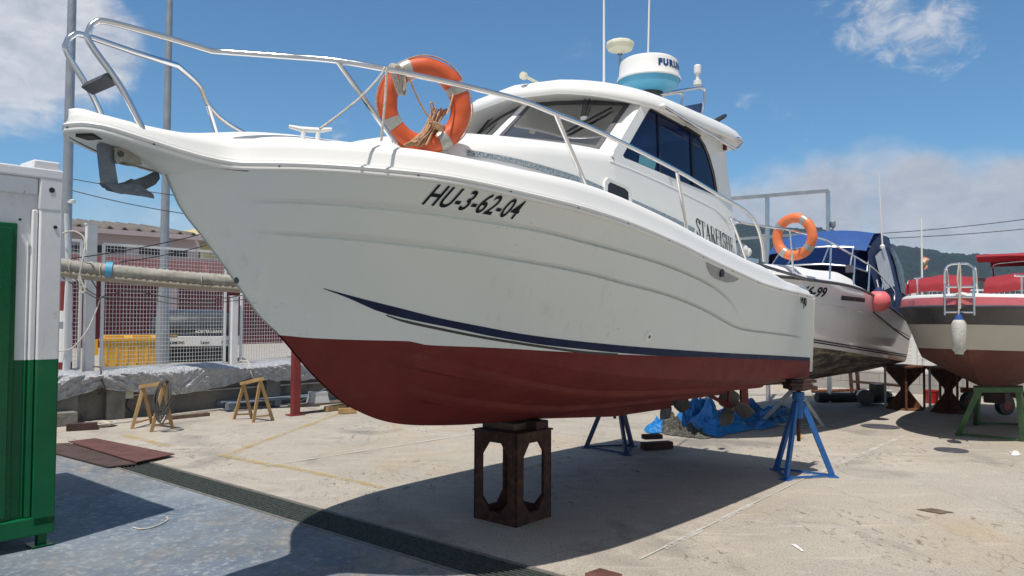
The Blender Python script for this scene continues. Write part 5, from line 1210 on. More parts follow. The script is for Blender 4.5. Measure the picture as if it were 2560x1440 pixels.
rl = W2([(7.063,0,2.603),(7.018,0,2.611),(6.929,0,2.56),(6.92,0,2.535),(6.964,0,2.533),(7.017,0,2.538),(7.049,0,2.52),(7.062,0,2.544)])
MB().prism([p-V((0, .045, 0)) for p in rl], (0, .012, 0)).prism([p+V((0, .033, 0)) for p in rl], (0, .012, 0)).build('bow_roller', pm('dull_roller_plate', (.33, .32, .29), .5, .4, var=.25, scale=12), boat, smooth=0)
p = V((7.034,0,2.574)); MB().cyl(p-V((0, .055, 0)), p+V((0, .055, 0)), .016, n=10).build('roller_pin', M['rubber'], boat)

def lifering(c_, n, R, r, lb, mat, up=V((0, 0, 1)), spin=0, group=None):
    """moulded ring buoy: flattened tube with four reflective bands and a grab line"""
    c_ = V(c_); n = V(n).normalized(); X = up.cross(n).normalized(); Y = n.cross(X)
    e = empty('life_ring', c_, lb, 'life ring', 0, group)
    def tor(a, b, k, dr=0): 
        rr = r*k+dr; return c_+(X*cos(a)+Y*sin(a))*(R+rr*cos(b))+n*rr*.92*sin(b)
    NA, NB_ = 96, 20
    MB().grid([[tor(2*pi*i/NA, 2*pi*j/NB_, 1+(.05*sin(2*pi*i/NA*4+spin+1)**8)) for j in range(NB_)] for i in range(NA+1)], True).build('ring', mat, e, c_, 60)
    for k in range(4):
        a0 = spin+k*pi/2; mb = MB().grid([[tor(a0+(i/5-.5)*.27, 2*pi*j/NB_, 1, .004) for j in range(NB_)] for i in range(6)], True)
        mb.build('reflective_band', M['refl'], e, c_, 60)
    return e, tor
rc = V(BW((5.563,0.8,3.01))); nn = (V((0, 0, 1.75))-rc).normalized()
e, tor = lifering(rc, nn+V((.22, .05, .16)), .232, .062, 'orange life ring standing on deck, lashed behind the bow rail with tan rope', M['orange'], spin=.55)
for k in range(4):
    a0 = .55+k*pi/2+.14; mb = MB().tube([tor(a0+1.3*i/14, .5, 1, .004+.012*sin(pi*i/14)) for i in range(15)], .0045, 6); mb.build('grab_line', M['rope'], e, rc)
def brope(pts, r, mat, name, lb, n=6, cat='rope', grp=None):
    P = [BW(p) for p in pts]; P = smooth_path(P, n); return tag(MB().tube(P, r, 6).build(name, mat, origin=P[0]), lb, cat, grp)
# lashings
brope([(6.008,0.97,3.106),(6.015,0.97,3.01),(6.022,0.97,2.898),(6.035,0.97,2.784),(6.045,0.97,2.689)], .0075, M['ropew'], 'rope', 'pale rope hanging straight down from the bow rail to the deck beside the life ring')
brope([(5.965,0.9,3.131),(5.999,0.9,3.072),(6.125,0.9,2.932),(6.271,0.9,2.803),(6.397,0.9,2.7)], .0065, M['ropew'], 'rope', 'pale rope stretched from the bow rail down to the deck cleat')
mb = MB()
for k in range(3):
    P = [BW(p) for p in [(5.93,0.9,3.14),(5.898,0.9,3.166),(5.864,0.9,3.14),(5.842,0.9,3.076),(5.841,0.9,3.018),(5.865,0.9,3.008),(5.896,0.9,3.074)]]
    mb.tube(smooth_path([p+V((.012*k, 0, -.004*k)) for p in P], 5, True), .0065, 6, True)
tag(mb.build('lashing', M['ropew'], origin=rc+V((0, 0, .2))), 'pale lashing wound round bow rail and upper left of the life ring', 'rope', 'lashings of the life ring')
mb = MB()
for pts in ([(5.401,0.93,3.191),(5.418,0.93,3.165),(5.379,0.93,3.184),(5.411,0.93,3.199),(5.393,0.93,3.168)], [(5.422,0.93,3.169),(5.445,0.93,3.089),(5.472,0.93,3.009),(5.499,0.93,2.955)], [(5.379,0.93,3.176),(5.35,0.93,3.143),(5.331,0.93,3.102),(5.356,0.93,3.071)]): mb.tube(smooth_path([BW(p) for p in pts], 5), .0055, 6)
tag(mb.build('lashing', M['rope'], origin=BW((5.401,0.93,3.191))), 'tan knotted lashing on bow rail at the right of the life ring', 'rope', 'lashings of the life ring')
brope([(5.828,0.9,3.165),(5.783,0.9,3.113),(5.742,0.9,3.052),(5.693,0.9,2.984),(5.64,0.9,2.931),(5.587,0.9,2.9)], .006, M['rope'], 'rope', 'tan line slanting across the inside of the life ring to the rope hank')
# hank of rope hanging in the ring and its loose coils
mb = MB(); 
for k in range(9):
    x = k*4.6; j = lambda s: random.uniform(-s, s)*.55
    A_, B_2 = (1080+x+j(2), 276+j(4)), (1070+x*.6+j(3), 312+j(3))
    def pv(px, py, d): 
        f = V((5.536,0.84,2.925)); ex = V((5.502,0.84,2.931))-f; ey = V((5.535,0.84,2.9))-f; return BW(f+ex*((px-1080)/10)+ey*((py-300)/10)+V((0, d, 0)))
    d = .012*sin(k*2.1); mb.tube(smooth_path([pv(A_[0], A_[1], d), pv(*B_2, d), pv(1052+x*.7+j(4), 335+j(4), d), pv(1025+x*1.1+j(8), 355+j(5), d+.01), pv(1010+x*1.6+j(8), 362+j(4), d), pv(1035+x*1.2+j(5), 348+j(4), d-.01), pv(1062+x*.7, 322, d-.01), pv(A_[0]+5, A_[1]+2, d-.012)], 5, True), .0052, 6, True)
for k in range(5): mb.tube(smooth_path([pv(1070+k*2, 306+k*4, .03), pv(1086+k*1, 313+k*4, .045), pv(1102-k*1, 318+k*4, .03), pv(1088, 311+k*4, -.03)], 5, True), .006, 6, True)
mb.tube(smooth_path([pv(1080, 285, .01), pv(1074, 262, .01), pv(1079, 259, .01), pv(1086, 280, .01)], 6), .0055, 6)
tag(mb.build('rope_hank', M['rope'], origin=BW((5.552,0.84,2.872)), fix=False), 'tan rope hank bound in the middle, coiled in the bottom of the life ring', 'rope hank')

# ------------------------------------------------------------------ second boat: white cruiser with blue canopy, astern
RO = V((-3.8, -.5, 0))
cr2 = empty('motor_cruiser', BW(RO), 'white motor cruiser with blue canvas canopy and weed-stained bottom, numbered 46-99', 'boat', AX)
hb2 = pch([-7.05,-6,-4,-3,-2,-1.3,-.8,-.55,-.42], [1.17,1.2,1.22,1.17,1.0,.74,.42,.2,.0])
ws2 = pch([-7.05,-5.41,-4.19,-3.22,-2.37,-1.5,-.42], [1.575,1.873,2.085,2.185,2.225,2.265,2.32])
wc2 = pch([-7.05,-6.54,-5,-3.2,-1.73,-1.1,-.8,-.42], [.885,.927,1.06,1.226,1.37,1.5,1.72,2.31])
hc2 = pch([-7.05,-4,-2.5,-1.6,-1.0,-.75,-.42], [1.06,1.05,.88,.55,.2,.05,0])
wk2 = pch([-7.05,-4,-2,-1.4,-1.0,-.75,-.42], [.60,.62,.70,.86,1.25,1.65,2.3])
def P2_(u, v, w, s=1): return V((u, -.5+s*v, w))
top_, bot_ = MB(), MB(); N2 = 70
def top2(u, t): 
    wc, ws = wc2(u), ws2(u); return hc2(u)+(hb2(u)-hc2(u))*t**(.7+.7*sst(-3, -1, u))+.018*(t > .66)*sst(-.6, -1.4, u), wc+(ws-wc)*t
for s in (1, -1):
    rt, rb = [], []
    for i in range(N2+1):
        u = -7.05+6.63*i/N2
        rt.append([P2_(u, *top2(u, t), s) for t in (0, .1, .2, .35, .5, .6, .655, .665, .75, .85, .93, 1)])
        rb.append([P2_(u, hc2(u)*k/8, wk2(u)+(wc2(u)-wk2(u))*(k/8)**1.15, s) for k in range(9)])
    top_.grid(rt, flip=s < 0); bot_.grid(rb, flip=s < 0)
    if s > 0: T0, B0_ = rt[0], rb[0]
mir = lambda L: [V((p.x, -1-p.y, p.z)) for p in L]
top_.add(T0+mir(T0)[::-1], [tuple(range(2*len(T0)))]); bot_.add(B0_+mir(B0_)[::-1], [tuple(range(2*len(B0_)))])
top_.build('hull', M['gelg'], cr2, RO, 30)
m, t, b, o = newmat('weed_stained_bottom')
c = mix(t, ramp(t, tex(t, 3, 7, .7, .6, stretch=(.5, 1, 1.6)), [(.42, 0), (.6, 1)]), (.03, .03, .033), (.27, .24, .165)); c = mix(t, ramp(t, tex(t, 11, 8, .75, .8, off=4, stretch=(.5, 1, 1)), [(.5, 0), (.58, .95)]), c, (.022, .02, .02))
t.links.new(c, b.inputs['Base Color']); b.inputs['Roughness'].default_value = .85; bump(t, b, tex(t, 30, 5, .7), .5, .02); M['weed'] = m
bot_.build('hull_bottom', m, cr2, RO, 30)
def on2(u, w, d=.006):
    wc, ws = wc2(u), ws2(u); v, _ = top2(u, (w-wc)/(ws-wc)); return P2_(u, v+d, w)
st2 = pch([-7.05,-5.88,-3.4,-1.73,-.9], [1.0,1.088,1.291,1.47,1.6])
for dz in (0, -.032): MB().grid([[on2(-7+5.6*i/50, st2(-7+5.6*i/50)+dz) for i in range(51)], [on2(-7+5.6*i/50, st2(-7+5.6*i/50)+dz+.017) for i in range(51)]]).build('pinstripe', M['ink'], cr2, RO, 0, False)
MB().tube([on2(-7.03+6.5*i/60, ws2(-7.03+6.5*i/60)-.005, .0) for i in range(61)], .022, 8).build('rub_rail', M['rubber'], cr2, RO)
MB().tube([on2(-7.0+2.6*i/30, 1.30+.5*(i/30)**1.1, .0) for i in range(31)], .014, 6).build('side_moulding', M['rubber'], cr2, RO)
P = [(-2.956,0.7,2.033),(-3.889,0.7,2.009),(-3.951,0.7,1.948),(-3.011,0.7,1.969)]; 
MB().grid([[on2(P[0][0]+(P[1][0]-P[0][0])*i/8, a+(b-a)*i/8, .008) for i in range(9)] for a, b in ((P[0][2], P[1][2]), (P[3][2], P[2][2]))]).build('hull_window', M['black'], cr2, RO, 0)
vs, fs = text2d('46-99', .20, .3, .004); q = (-1.899,0.62,2.033)
MB().add([on2(q[0]-p.x*1.22, q[2]-.02+p.y*.95-.02*p.x, .008) for p in vs], fs).build('registration_number', M['ink'], cr2, RO, 0, False)
# deck, trunk, windscreen, canopy
rows = []
for i in range(50):
    u = -7.0+6.57*i/49; v = hb2(u)-.01; w = ws2(u); k = sst(-5.4, -4.6, u); h = .10*k
    tr_ = .62*min(1, v/1.1)*k; th = .16*sst(-.9, -2.6, u)*k+.16*sst(-3, -4.8, u)*k
    half = [(v, w), (v-.03, w+.05), (v-.12*min(1, v), w+.07), (v*.78, w+.08*k), (v*.68, w+.08*k+th*.75), (v*.55, w+.09*k+th), (0, w+.13*k+th*1.1)]
    if u < -5.6: half = [(v, w), (v-.03, w+.05), (v-.15, w+.05), (v-.18, w-.5), (v*.6, w-.5), (v*.3, w-.5), (0, w-.5)]
    rows.append([P2_(u, a, b) for a, b in half]+[P2_(u, a, b, -1) for a, b in half[-2::-1]])
MB().grid(rows).build('deck', M['deck'], cr2, RO, 40)
WA, WB, WCn = (-5.15, .80, 2.55), (-5.5, .72, 2.90), None
ws_pts = [(-5.35, .86, 2.5), (-4.95, .70, 2.58), (-4.75, .3, 2.62), (-4.75, -.3, 2.62), (-4.95, -.70, 2.58), (-5.35, -.86, 2.5)]
wt_pts = [(-5.7, .80, 2.88), (-5.35, .64, 2.93), (-5.2, .27, 2.95), (-5.2, -.27, 2.95), (-5.35, -.64, 2.93), (-5.7, -.80, 2.88)]
lo_ = [P2_(*p) for p in ws_pts]; hi_ = [P2_(*p) for p in wt_pts]
MB().grid([lo_, hi_]).build('windscreen', M['tint'], cr2, RO, 0)
mb = MB().tube(hi_, .018, 6).tube(lo_, .014, 6)
for a, b in zip(lo_, hi_): mb.cyl(a, b, .014, n=6)
mb.build('windscreen_frame', M['alu'], cr2, RO)
def cloth(rows, name, mat, par, org, sub=3, amp=.02, seed=0):
    R = [smooth_path(r, sub) for r in rows]; C_ = list(zip(*R)); R2 = [smooth_path(list(c), sub) for c in C_]
    R2 = [[p+V((noise.noise(p*2.6+V((seed, 0, 0))), noise.noise(p*2.6+V((0, seed, 5))), noise.noise(p*3+V((2, 0, seed)))))*amp for p in r] for r in R2]
    return MB().grid(R2).build(name, mat, par, org, 60, False)
cn = [[P2_(u, .86*f, w+d*(1-f*f)) for f in (1, .6, .2, -.2, -.6, -1)] for u, w, d in ((-5.30, 2.86, .08), (-5.55, 3.05, .1), (-5.85, 3.20, .1), (-6.3, 3.22, .1), (-6.75, 3.18, .1), (-6.9, 3.02, .1))]
can = cloth(cn, 'canopy_top', M['canvas'], cr2, RO, 3, .018)
for s in (1, -1):
    sd = [[P2_(-5.33, .87, 2.84, s), P2_(-5.42, .90, 2.5, s), P2_(-5.5, 1.0, 2.1, s), P2_(-5.5, 1.1, 1.9, s)], [P2_(-5.9, .9, 3.15, s), P2_(-6.0, 1.0, 2.7, s), P2_(-6.1, 1.08, 2.2, s), P2_(-6.1, 1.15, 1.78, s)],
          [P2_(-6.4, .9, 3.19, s), P2_(-6.55, 1.02, 2.7, s), P2_(-6.6, 1.1, 2.2, s), P2_(-6.6, 1.15, 1.7, s)], [P2_(-6.9, .88, 3.0, s), P2_(-7.15, 1.0, 2.6, s), P2_(-7.2, 1.05, 2.1, s), P2_(-7.1, 1.1, 1.62, s)]]
    sc2 = cloth(sd, 'side_curtain', M['canvasd'], cr2, RO, 4, .03, 3)
    def cw(f, g, d): # point on the curtain
        i, j = min(2, int(f*3)), min(2, int(g*3)); a, b = f*3-i, g*3-j
        return ((sd[i][j]*(1-a)+sd[i+1][j]*a)*(1-b)+(sd[i][j+1]*(1-a)+sd[i+1][j+1]*a)*b)+V((0, s*d, 0))
    for f0, f1, g0, g1, mt in ((.10, .36, .14, .62, M['vinyl']), (.56, .9, .14, .7, pm('crinkled_window_film', (.06, .064, .075), .25, var=.9, scale=10, bmp=.9, bscale=9, bdist=.05))):
        MB().grid([[cw(f0+(f1-f0)*i/10, g0+(g1-g0)*j/10, .045) for i in range(11)] for j in range(11)]).build('curtain_window', mt, sc2, RO, 60, False)
bk = [[P2_(-6.9, v, 3.05), P2_(-7.15, v, 2.6), P2_(-7.2, v, 2.1), P2_(-7.1, v, 1.62)] for v in (.88, .4, -.4, -.88)]
cloth(bk, 'aft_curtain', M['canvasd'], cr2, RO, 4, .03, 8)
rp_ = [(-0.822,-0.1,3.046),(-0.756,0.05,2.95),(-0.952,0.2,2.916),(-1.454,0.38,2.896),(-1.781,0.45,2.881),(-2.354,0.5,2.858),(-2.97,0.52,2.817),(-3.941,0.56,2.672),(-4.763,0.58,2.555),(-5.425,0.6,2.381),(-6.011,0.62,2.183),(-5.976,0.64,2.005)]
MB().tube(smooth_path(rp_, 4), .014, 8).build('bow_rail', M['steel'], cr2, RO)
for a, b in (((-1.55,0.42,2.88), (-1.607,0.45,2.304)), ((-2.952,0.52,2.815), (-2.679,0.58,2.259)), ((-3.962,0.56,2.66), (-3.749,0.6,2.218)), ((-4.694,0.58,2.564), (-4.466,0.62,2.137)), ((-5.425,0.6,2.374), (-5.237,0.62,2.061))):
    MB().cyl(a, b, .013, n=8).build('stanchion', M['steel'], cr2, RO)
wp_ = V((-5.785,0.5,2.947)); MB().tube([wp_, V((-5.601,0.5,4.267))], [.016, .007], 8).lathe([(.0, -.03), (.04, -.025), (.045, .02), (.02, .05)], wp_, 12).build('whip_aerial', M['white'], cr2, RO)
q = V((-4.62,0.3,2.517)); MB().box(q, (.12, .12, .12)).build('side_light', M['rubber'], cr2, RO)
q = V((-5.329,0.1,2.676)); MB().lathe([(.025, -.06), (.03, 0), (.055, .01), (.05, .03), (0, .035)], q, 12).build('mushroom_vent', M['white'], cr2, RO)
# hanging on it: ring buoy and ball fender
q = BW((-1.976,0.33,2.838)); n_ = (V((0, 0, 1.75))-q).normalized()
e, tor = lifering(q, n_+V((-.62, .1, .05)), .262, .068, 'faded orange life ring tied to the rail of the white cruiser, behind the stern', M['orange2'], spin=.95)
fc = BW((-4.45,0.78,1.98)); e = empty('ball_fender', fc, 'round pink ball fender hanging at the side of the white cruiser', 'fender'); MB().ball(fc, .175, 24, 16).build('ball', M['pinkball'], e, fc, 60); MB().lathe([(.09, .15), (.06, .18), (.03, .215), (.0, .22)], fc, 14).build('eye_cap', M['canvasd'], e, fc)
MB().tube([fc+V((0, 0, .2)), BW((-4.956,0.62,2.336))], .008, 6).build('lanyard', M['ropew'], e, fc)

# ------------------------------------------------------------------ third boat: red and black open boat seen bow-on
T3 = V((5.977,10.3,1.81)); T3.z = 0; L3 = 5.2
r3 = empty('bowrider_boat', T3-FW*2.6, 'red, black and beige open motorboat facing the camera, red bottom, bow ladder', 'boat', AX); O3 = V((0, 0, 0))
def P3(s, v, w): return V((2.6-s, v, w))            # s metres aft of the bow
hb3 = pch([0, .05, .2, .5, 1.0, 1.6, 2.4, 5.2], [0, .22, .46, .72, .96, 1.10, 1.17, 1.15])
ws3 = lambda s: 1.875-.012*s
hc3 = pch([.0, .3, .6, 1.0, 1.6, 2.4, 5.2], [0, .05, .22, .5, .8, .95, 1.0])
wc3 = pch([0, .3, .6, 1.0, 1.6, 2.4, 5.2], [1.86, 1.52, 1.36, 1.26, 1.16, 1.05, .9])
wk3 = pch([0, .1, .3, .6, 1.0, 1.6, 2.4, 3.4, 5.2], [1.86, 1.70, 1.48, 1.2, .95, .72, .58, .52, .5])
cel = []
N3 = 60
for s_ in (1, -1):
    rw = []
    for i in range(N3+1):
        s = 5.2*(i/N3)**1.7; wc, ws, wk, hc, hb = wc3(s), ws3(s), min(wk3(s), wc3(s)), hc3(s), hb3(s); sec = []
        for k in range(8): sec.append((hc*k/8, wk+(wc-wk)*(k/8)**1.1))
        for k in range(12): t_ = k/11; sec.append((hc+(hb-hc)*t_**.85, wc+(ws-wc)*t_))
        rw.append([P3(s, s_*v, w) for v, w in sec])
    for i in range(N3):
        for k in range(len(rw[0])-1):
            q = [rw[i][k], rw[i+1][k], rw[i+1][k+1], rw[i][k+1]]; q = q if s_ < 0 else q[::-1]; cel.append([tuple(p) for p in q])
    tl = rw[-1]
    if s_ > 0: tl0 = tl
q = [tuple(p) for p in tl0]+[(p.x, -p.y, p.z) for p in tl0[::-1]]; cel.append(q)
lA = lambda p: 1.30-.035*(2.6-p[0]); lB = lambda p: 1.635-.02*(2.6-p[0])
skin(cel, lambda p: lA(p)-p[2]).build('hull_bottom', pm('brown_antifouling', (.12, .036, .026), .7, var=.2, scale=3, col2=(.17, .06, .045), lo=.5, hi=.8), r3, O3, 30)
mid_ = MB(); tp_ = MB()
for q in cel:
    a = clip(q, lambda p: p[2]-lA(p))
    if len(a) < 3: continue
    b = clip(a, lambda p: lB(p)-p[2])
    if len(b) >= 3: mid_.add(b, [tuple(range(len(b)))])
    b = clip(a, lambda p: p[2]-lB(p))
    if len(b) >= 3: tp_.add(b, [tuple(range(len(b)))])
mid_.build('hull', M['beigegel'], r3, O3, 30); tp_.build('black_band', M['blackgel'], r3, O3, 30)
ss = [5.2*(1-i/40)**1.7 for i in range(41)]
def ring3(dv, w): 
    a = [P3(s, max(0, hb3(s)+dv), ws3(s)+w) for s in ss]; return a+[V((p.x, -p.y, p.z)) for p in a[-2::-1]]
MB().tube(ring3(.01, 0), .02, 8).build('rub_rail', M['rubber'], r3, O3)
MB().grid([ring3(.0, .015), ring3(-.025, .125)]).build('red_band', M['pinkgel'], r3, O3, 60, False)
MB().grid([ring3(-.025, .125), ring3(-.035, .15), ring3(-.06, .168), ring3(-.25, .172), ring3(-.8, .19), ring3(-2, .2)]).build('deck', M['deck'], r3, O3, 40, False)
mb = MB()
for v in (-.62, .62):
    for dz in (0, .03): mb.bar(P3(.42 if dz == 0 else .41, v-.08, ws3(.4)+.045+dz), P3(.36, v+.08*(1 if v > 0 else 1), ws3(.4)+.045+dz), .008, .008)
rr = [P3(s, hb3(s)-.12, ws3(s)+.42) for s in (3.2, 2.6, 2.0, 1.5, 1.0, .65, .45)]; rr = [P3(3.35, hb3(3)-.1, ws3(3)+.16)]+rr
for s_ in (1, -1):
    MB().tube(smooth_path([V((p.x, s_*p.y, p.z)) for p in rr], 4), .014, 8).build('bow_rail', M['steel'], r3, O3)
    for s in (.55, 1.3, 2.4): MB().cyl(P3(s, s_*(hb3(s)-.12), ws3(s)+.15), P3(s, s_*(hb3(s)-.12), ws3(s)+.42), .012, n=8).build('stanchion', M['steel'], r3, O3)
ld_ = MB()
for v in (-.17, .17): ld_.tube(rounded([P3(.22, v, ws3(0)+.15), P3(.1, v, ws3(0)+.52), P3(-.02, v, ws3(0)+.52), P3(-.05, v, ws3(0)-.12)], .06), .014, 8)
ld_.tube(rounded([P3(-.03, -.17, ws3(0)+.1), P3(-.03, -.17, ws3(0)+.57), P3(-.03, .17, ws3(0)+.57), P3(-.03, .17, ws3(0)+.1)], .12), .014, 8)
for w in (-.08, .12, .26): ld_.cyl(P3(-.04, -.18, ws3(0)+w), P3(-.04, .18, ws3(0)+w), .015, n=8)
ld_.build('boarding_ladder', M['steel'], r3, O3)
for v0, v1 in ((-.95, -.08), (.08, .98)):
    cloth([[P3(s, v0+(v1-v0)*f, ws3(s)+.2+h+.05*sin(pi*f)) for f in (0, .3, .6, 1)] for s, h in ((1.25, .0), (1.3, .16), (1.7, .26), (2.6, .3), (3.5, .26))], 'tonneau_cover', M['redcan'], r3, O3, 4, .03, 5)
cloth([[P3(s, v, ws3(s)+.78+d) for v in (-.08, .35, .85, 1.0)] for s, d in ((1.9, -.07), (1.8, .03), (2.3, .08), (3.0, .04), (3.1, -.06))], 'bimini_top', M['redcan'], r3, O3, 4, .02, 6)
MB().tube(rounded([P3(2.5, .06, ws3(2)+.2), P3(2.2, .06, ws3(2)+.70), P3(2.2, .9, ws3(2)+.76), P3(2.3, .95, ws3(2)+.15)], .1), .012, 8).build('bimini_frame', M['steel'], r3, O3)
for s_, v, lbv in ((.7, -.62, 0), (.7, .55, 1)):
    c_ = P3(.42 if s_ else 0, v, ws3(.4)+.055); mb = MB()
    for dz in (-.012, .018): mb.bar(c_+V((.02, -.09, dz)), c_+V((.02, .09, dz)), .008, .008)
    mb.build('cleat', M['rubber'], r3, O3, 0)
fb_ = T3-FW*(-.10); fb_ = T3+FW*.09; ft = V((fb_.x, fb_.y, 1.74))
e = empty('cylinder_fender', ft, 'scuffed white cylindrical fender hanging from the bow ladder of the red and black boat', 'fender'); 
MB().lathe([(.02, -.52), (.05, -.5), (.055, -.47), (.085, -.44), (.088, -.10), (.07, -.06), (.055, -.045)], ft, 20).build('body', M['fender'], e, ft, 50)
MB().lathe([(.055, -.046), (.05, -.02), (.025, .03), (.0, .035)], ft, 14).build('top_cap', M['canvas'], e, ft)
MB().lathe([(.0, -.53), (.045, -.525), (.052, -.48)], ft, 14).build('bottom_cap', M['black'], e, ft)
MB().tube(smooth_path([ft+V((0, 0, .03)), ft+V((.01, 0, .3)), ft+V((-.01, 0, .5)), ft+V((.02, .0, .71)), ft+V((.03, 0, .5)), ft+V((.02, 0, .1))], 5), .011, 6).build('lanyard', M['ropew'], e, ft)

# ------------------------------------------------------------------ stands and clutter under the far boats
def hourglass(p, h, lb, rz=.4, r=.32):
    p = V(p); e = empty('boat_stand', p, lb, 'boat stand', 0, 'rusty waisted steel stands')
    MB().lathe([(0, .0), (r, 0), (r, .022), (0, .022)], p, 28).build('base_plate', M['rust2'], e, p, 0)
    MB().box(p+V((0, 0, h)), (r*2, r*2, .03), rz).build('top_plate', M['rust2'], e, p, 0)
    MB().cyl(p+V((0, 0, .02)), p+V((0, 0, h)), .07, n=12).build('column', M['rust'], e, p)
    for k in range(4):
        d = V((cos(rz+pi/4+k*pi/2), sin(rz+pi/4+k*pi/2), 0)); n = V((-d.y, d.x, 0))*.006
        MB().prism([p+d*.06+n*-1+V((0, 0, .02)), p+d*r*.98-n+V((0, 0, .02)), p+d*.06-n+V((0, 0, h*.46))], n*2).build('gusset', M['rust2'], e, p, 0)
        MB().prism([p+d*.06-n+V((0, 0, h-.015)), p+d*r*1.2-n+V((0, 0, h-.015)), p+d*.06-n+V((0, 0, h*.5))], n*2).build('gusset', M['rust'], e, p, 0)
        q = p+d*r*1.02; MB().cyl(q+V((0, 0, .02)), q+V((0, 0, h)), .022, n=8).build('corner_post', M['rust2'] if k != 1 else M['greyp'], e, p)
    return e
hourglass((7.372,14.527,0), .80, 'rusty waisted stand with one pale post under the white cruiser stern')
hourglass((7.948,14.087,0), .80, 'darker rusty waisted stand between the white cruiser and the red and black boat', .7)
bq = V((8.399,15.478,0)); e = empty('bucket', bq, 'red plastic bucket standing between the two rusty stands', 'bucket'); MB().lathe([(0, .0), (.105, 0), (.135, .23), (.145, .24), (.145, .26), (.128, .26), (.10, .02)], bq, 24).build('pail', M['bucket'], e, bq)
MB().tube([bq+V((.14*cos(a*pi/10), .03*sin(a*pi/10), .24-.09*sin(a*pi/10))) for a in range(11)], .005, 6).build('handle', M['bucket'], e, bq)
tr3 = empty('steel_trestle', V((7.009,11.314,0)), 'green flaking steel trestle under the keel of the red and black boat', 'trestle', 0); O_ = tr3.location
ta, tb = V((6.57,10.9,0.712)), V((7.002,10.7,0.735))
MB().bar(ta+(ta-tb)*.12, tb+(tb-ta)*.1, .14, .07).build('beam', M['greenp'], tr3, O_, 0)
MB().bar(ta+(ta-tb)*.12+V((0, 0, .045)), tb+(tb-ta)*.1+V((0, 0, .045)), .1, .02).build('pad', M['woodr'], tr3, O_, 0)
for a, f in ((ta, (6.496,11.295,0)), (ta, (7.465,12.461,0)), (tb, (7.143,10.829,0)), (tb, (8.204,12.317,0))): MB().bar(V(f), a+V((0, 0, -.02)), .065, .05, WD).build('leg', M['greenp'], tr3, O_, 0)
for a, b in (((6.496,11.295,0), (7.143,10.829,0)), ((7.465,12.461,0), (8.204,12.317,0))): MB().bar(V(a)+V((0, 0, .03)), V(b)+V((0, 0, .03)), .03, .03).build('tie_bar', M['greenp'], tr3, O_, 0)
kb = V(T3-FW*2.9); timber((kb.x, kb.y, .44), (.5, .3, .16), AX, M['woodr'], 'dark keel block between the green trestle and the red and black boat')
# clutter against the back wall
def pipe(a, b, r, mat, lb, nm='pipe', grp=None):
    a, b = V(a), V(b); a.z += r; b.z += r; tag(MB().tube([a, a+(b-a)*.5, b], r, 10).build(nm, mat, origin=a), lb, 'pipe', grp)
pipe((6.106,15.495,0), (7.678,15.718,0), .10, M['black'], 'thick black pipe lying on the ground behind the fishing boat stern')
pipe((6.746,17.388,0), (9.207,18.169,0), .035, M['rust2'], 'long thin rusty pipe lying along the foot of the block wall')
pipe((6.498,16.707,0), (7.909,16.627,0), .025, M['greyp'], 'thin pale pipe lying beside the thick black pipe')
pipe((7.474,18.063,0), (9.383,17.285,0), .03, M['greyp'], 'pale pipe running behind the rusty stands')
mb = MB(); p = V((7.044,15.14,0)); mb.box(p+V((0, 0, .16)), (.55, .3, .22), .3).cyl(p+V((-.2, -.1, .17)), p+V((-.26, -.3, .17)), .15, n=20).box(p+V((.1, 0, .34)), (.2, .2, .14), .3).cyl(p+V((.3, -.2, .1)), p+V((.28, -.3, .1)), .1, n=16)
tag(mb.build('old_engine', M['tank'], origin=p, smooth=30), 'dark old engine block lying in shade beside the thick black pipe', 'engine')
mb = MB(); a, b = V((8.9,14.849,0)), V((9.83,14.527,0)); mb.bar(a+V((0, 0, .28)), b+V((0, 0, .26)), .12, .12).bar(a+V((0, .5, .28)), b+V((0, .5, .26)), .1, .1)
e = empty('boat_trolley', a, 'rusty low boat trolley with small wheel, behind the green trestle', 'trolley'); mb.build('chassis', M['rust2'], e, a, 0); c_ = V((8.403,13.2,0.238))
for dd in (0, .9): MB().lathe([(.06, -.06), (.17, -.05), (.18, 0), (.17, .05), (.06, .06)], c_+WN*dd*.6, 24, (.3, -1, 0)).build('tyre', M['black'], e, a); MB().lathe([(.0, -.065), (.09, -.062), (.09, .06), (0, .06)], c_+WN*dd*.6, 18, (.3, -1, 0)).build('wheel_rim', M['redp'], e, a)
crd = empty('boat_cradle', BW((-3.4, -.5, 0)), 'dark steel cradle bars under the hull of the white cruiser', 'cradle'); O_ = crd.location
for a in [(7.513,17.092,0),(7.553,16.847,0),(8.137,16.031,0)]: MB().bar(a, (a[0]-.05, a[1], .7), .06, .06, WD).build('prop', M['rust'], crd, O_, 0)
MB().bar((*(7.438,16.923,0)[:2], .30), (*(8.061,15.881,0)[:2], .30), .05, .05).build('rail', M['rust'], crd, O_, 0)
# back wall of concrete blocks with a mesh fence
m, t, b, o = newmat('concrete_blocks'); tc = t.nodes.new('ShaderNodeTexCoord'); br = N(t, 'ShaderNodeTexBrick', Scale=1.0); br.inputs['Brick Width'].default_value = .42; br.inputs['Row Height'].default_value = .21; br.inputs['Mortar Size'].default_value = .008
mp = t.nodes.new('ShaderNodeMapping'); mp.inputs['Rotation'].default_value = (radians(-90), 0, 0); t.links.new(tc.outputs['Object'], mp.inputs[0]); t.links.new(mp.outputs[0], br.inputs['Vector'])
br.inputs[1].default_value = (.44, .42, .39, 1); br.inputs[2].default_value = (.36, .35, .33, 1); br.inputs[3].default_value = (.2, .19, .18, 1)
t.links.new(mix(t, ramp(t, tex(t, 3, 6, .65), [(.4, 0), (.75, .6)]), br.outputs[0], (.22, .21, .2)), b.inputs['Base Color']); b.inputs['Roughness'].default_value = .9; bump(t, b, br.outputs[1], -.4, .02)
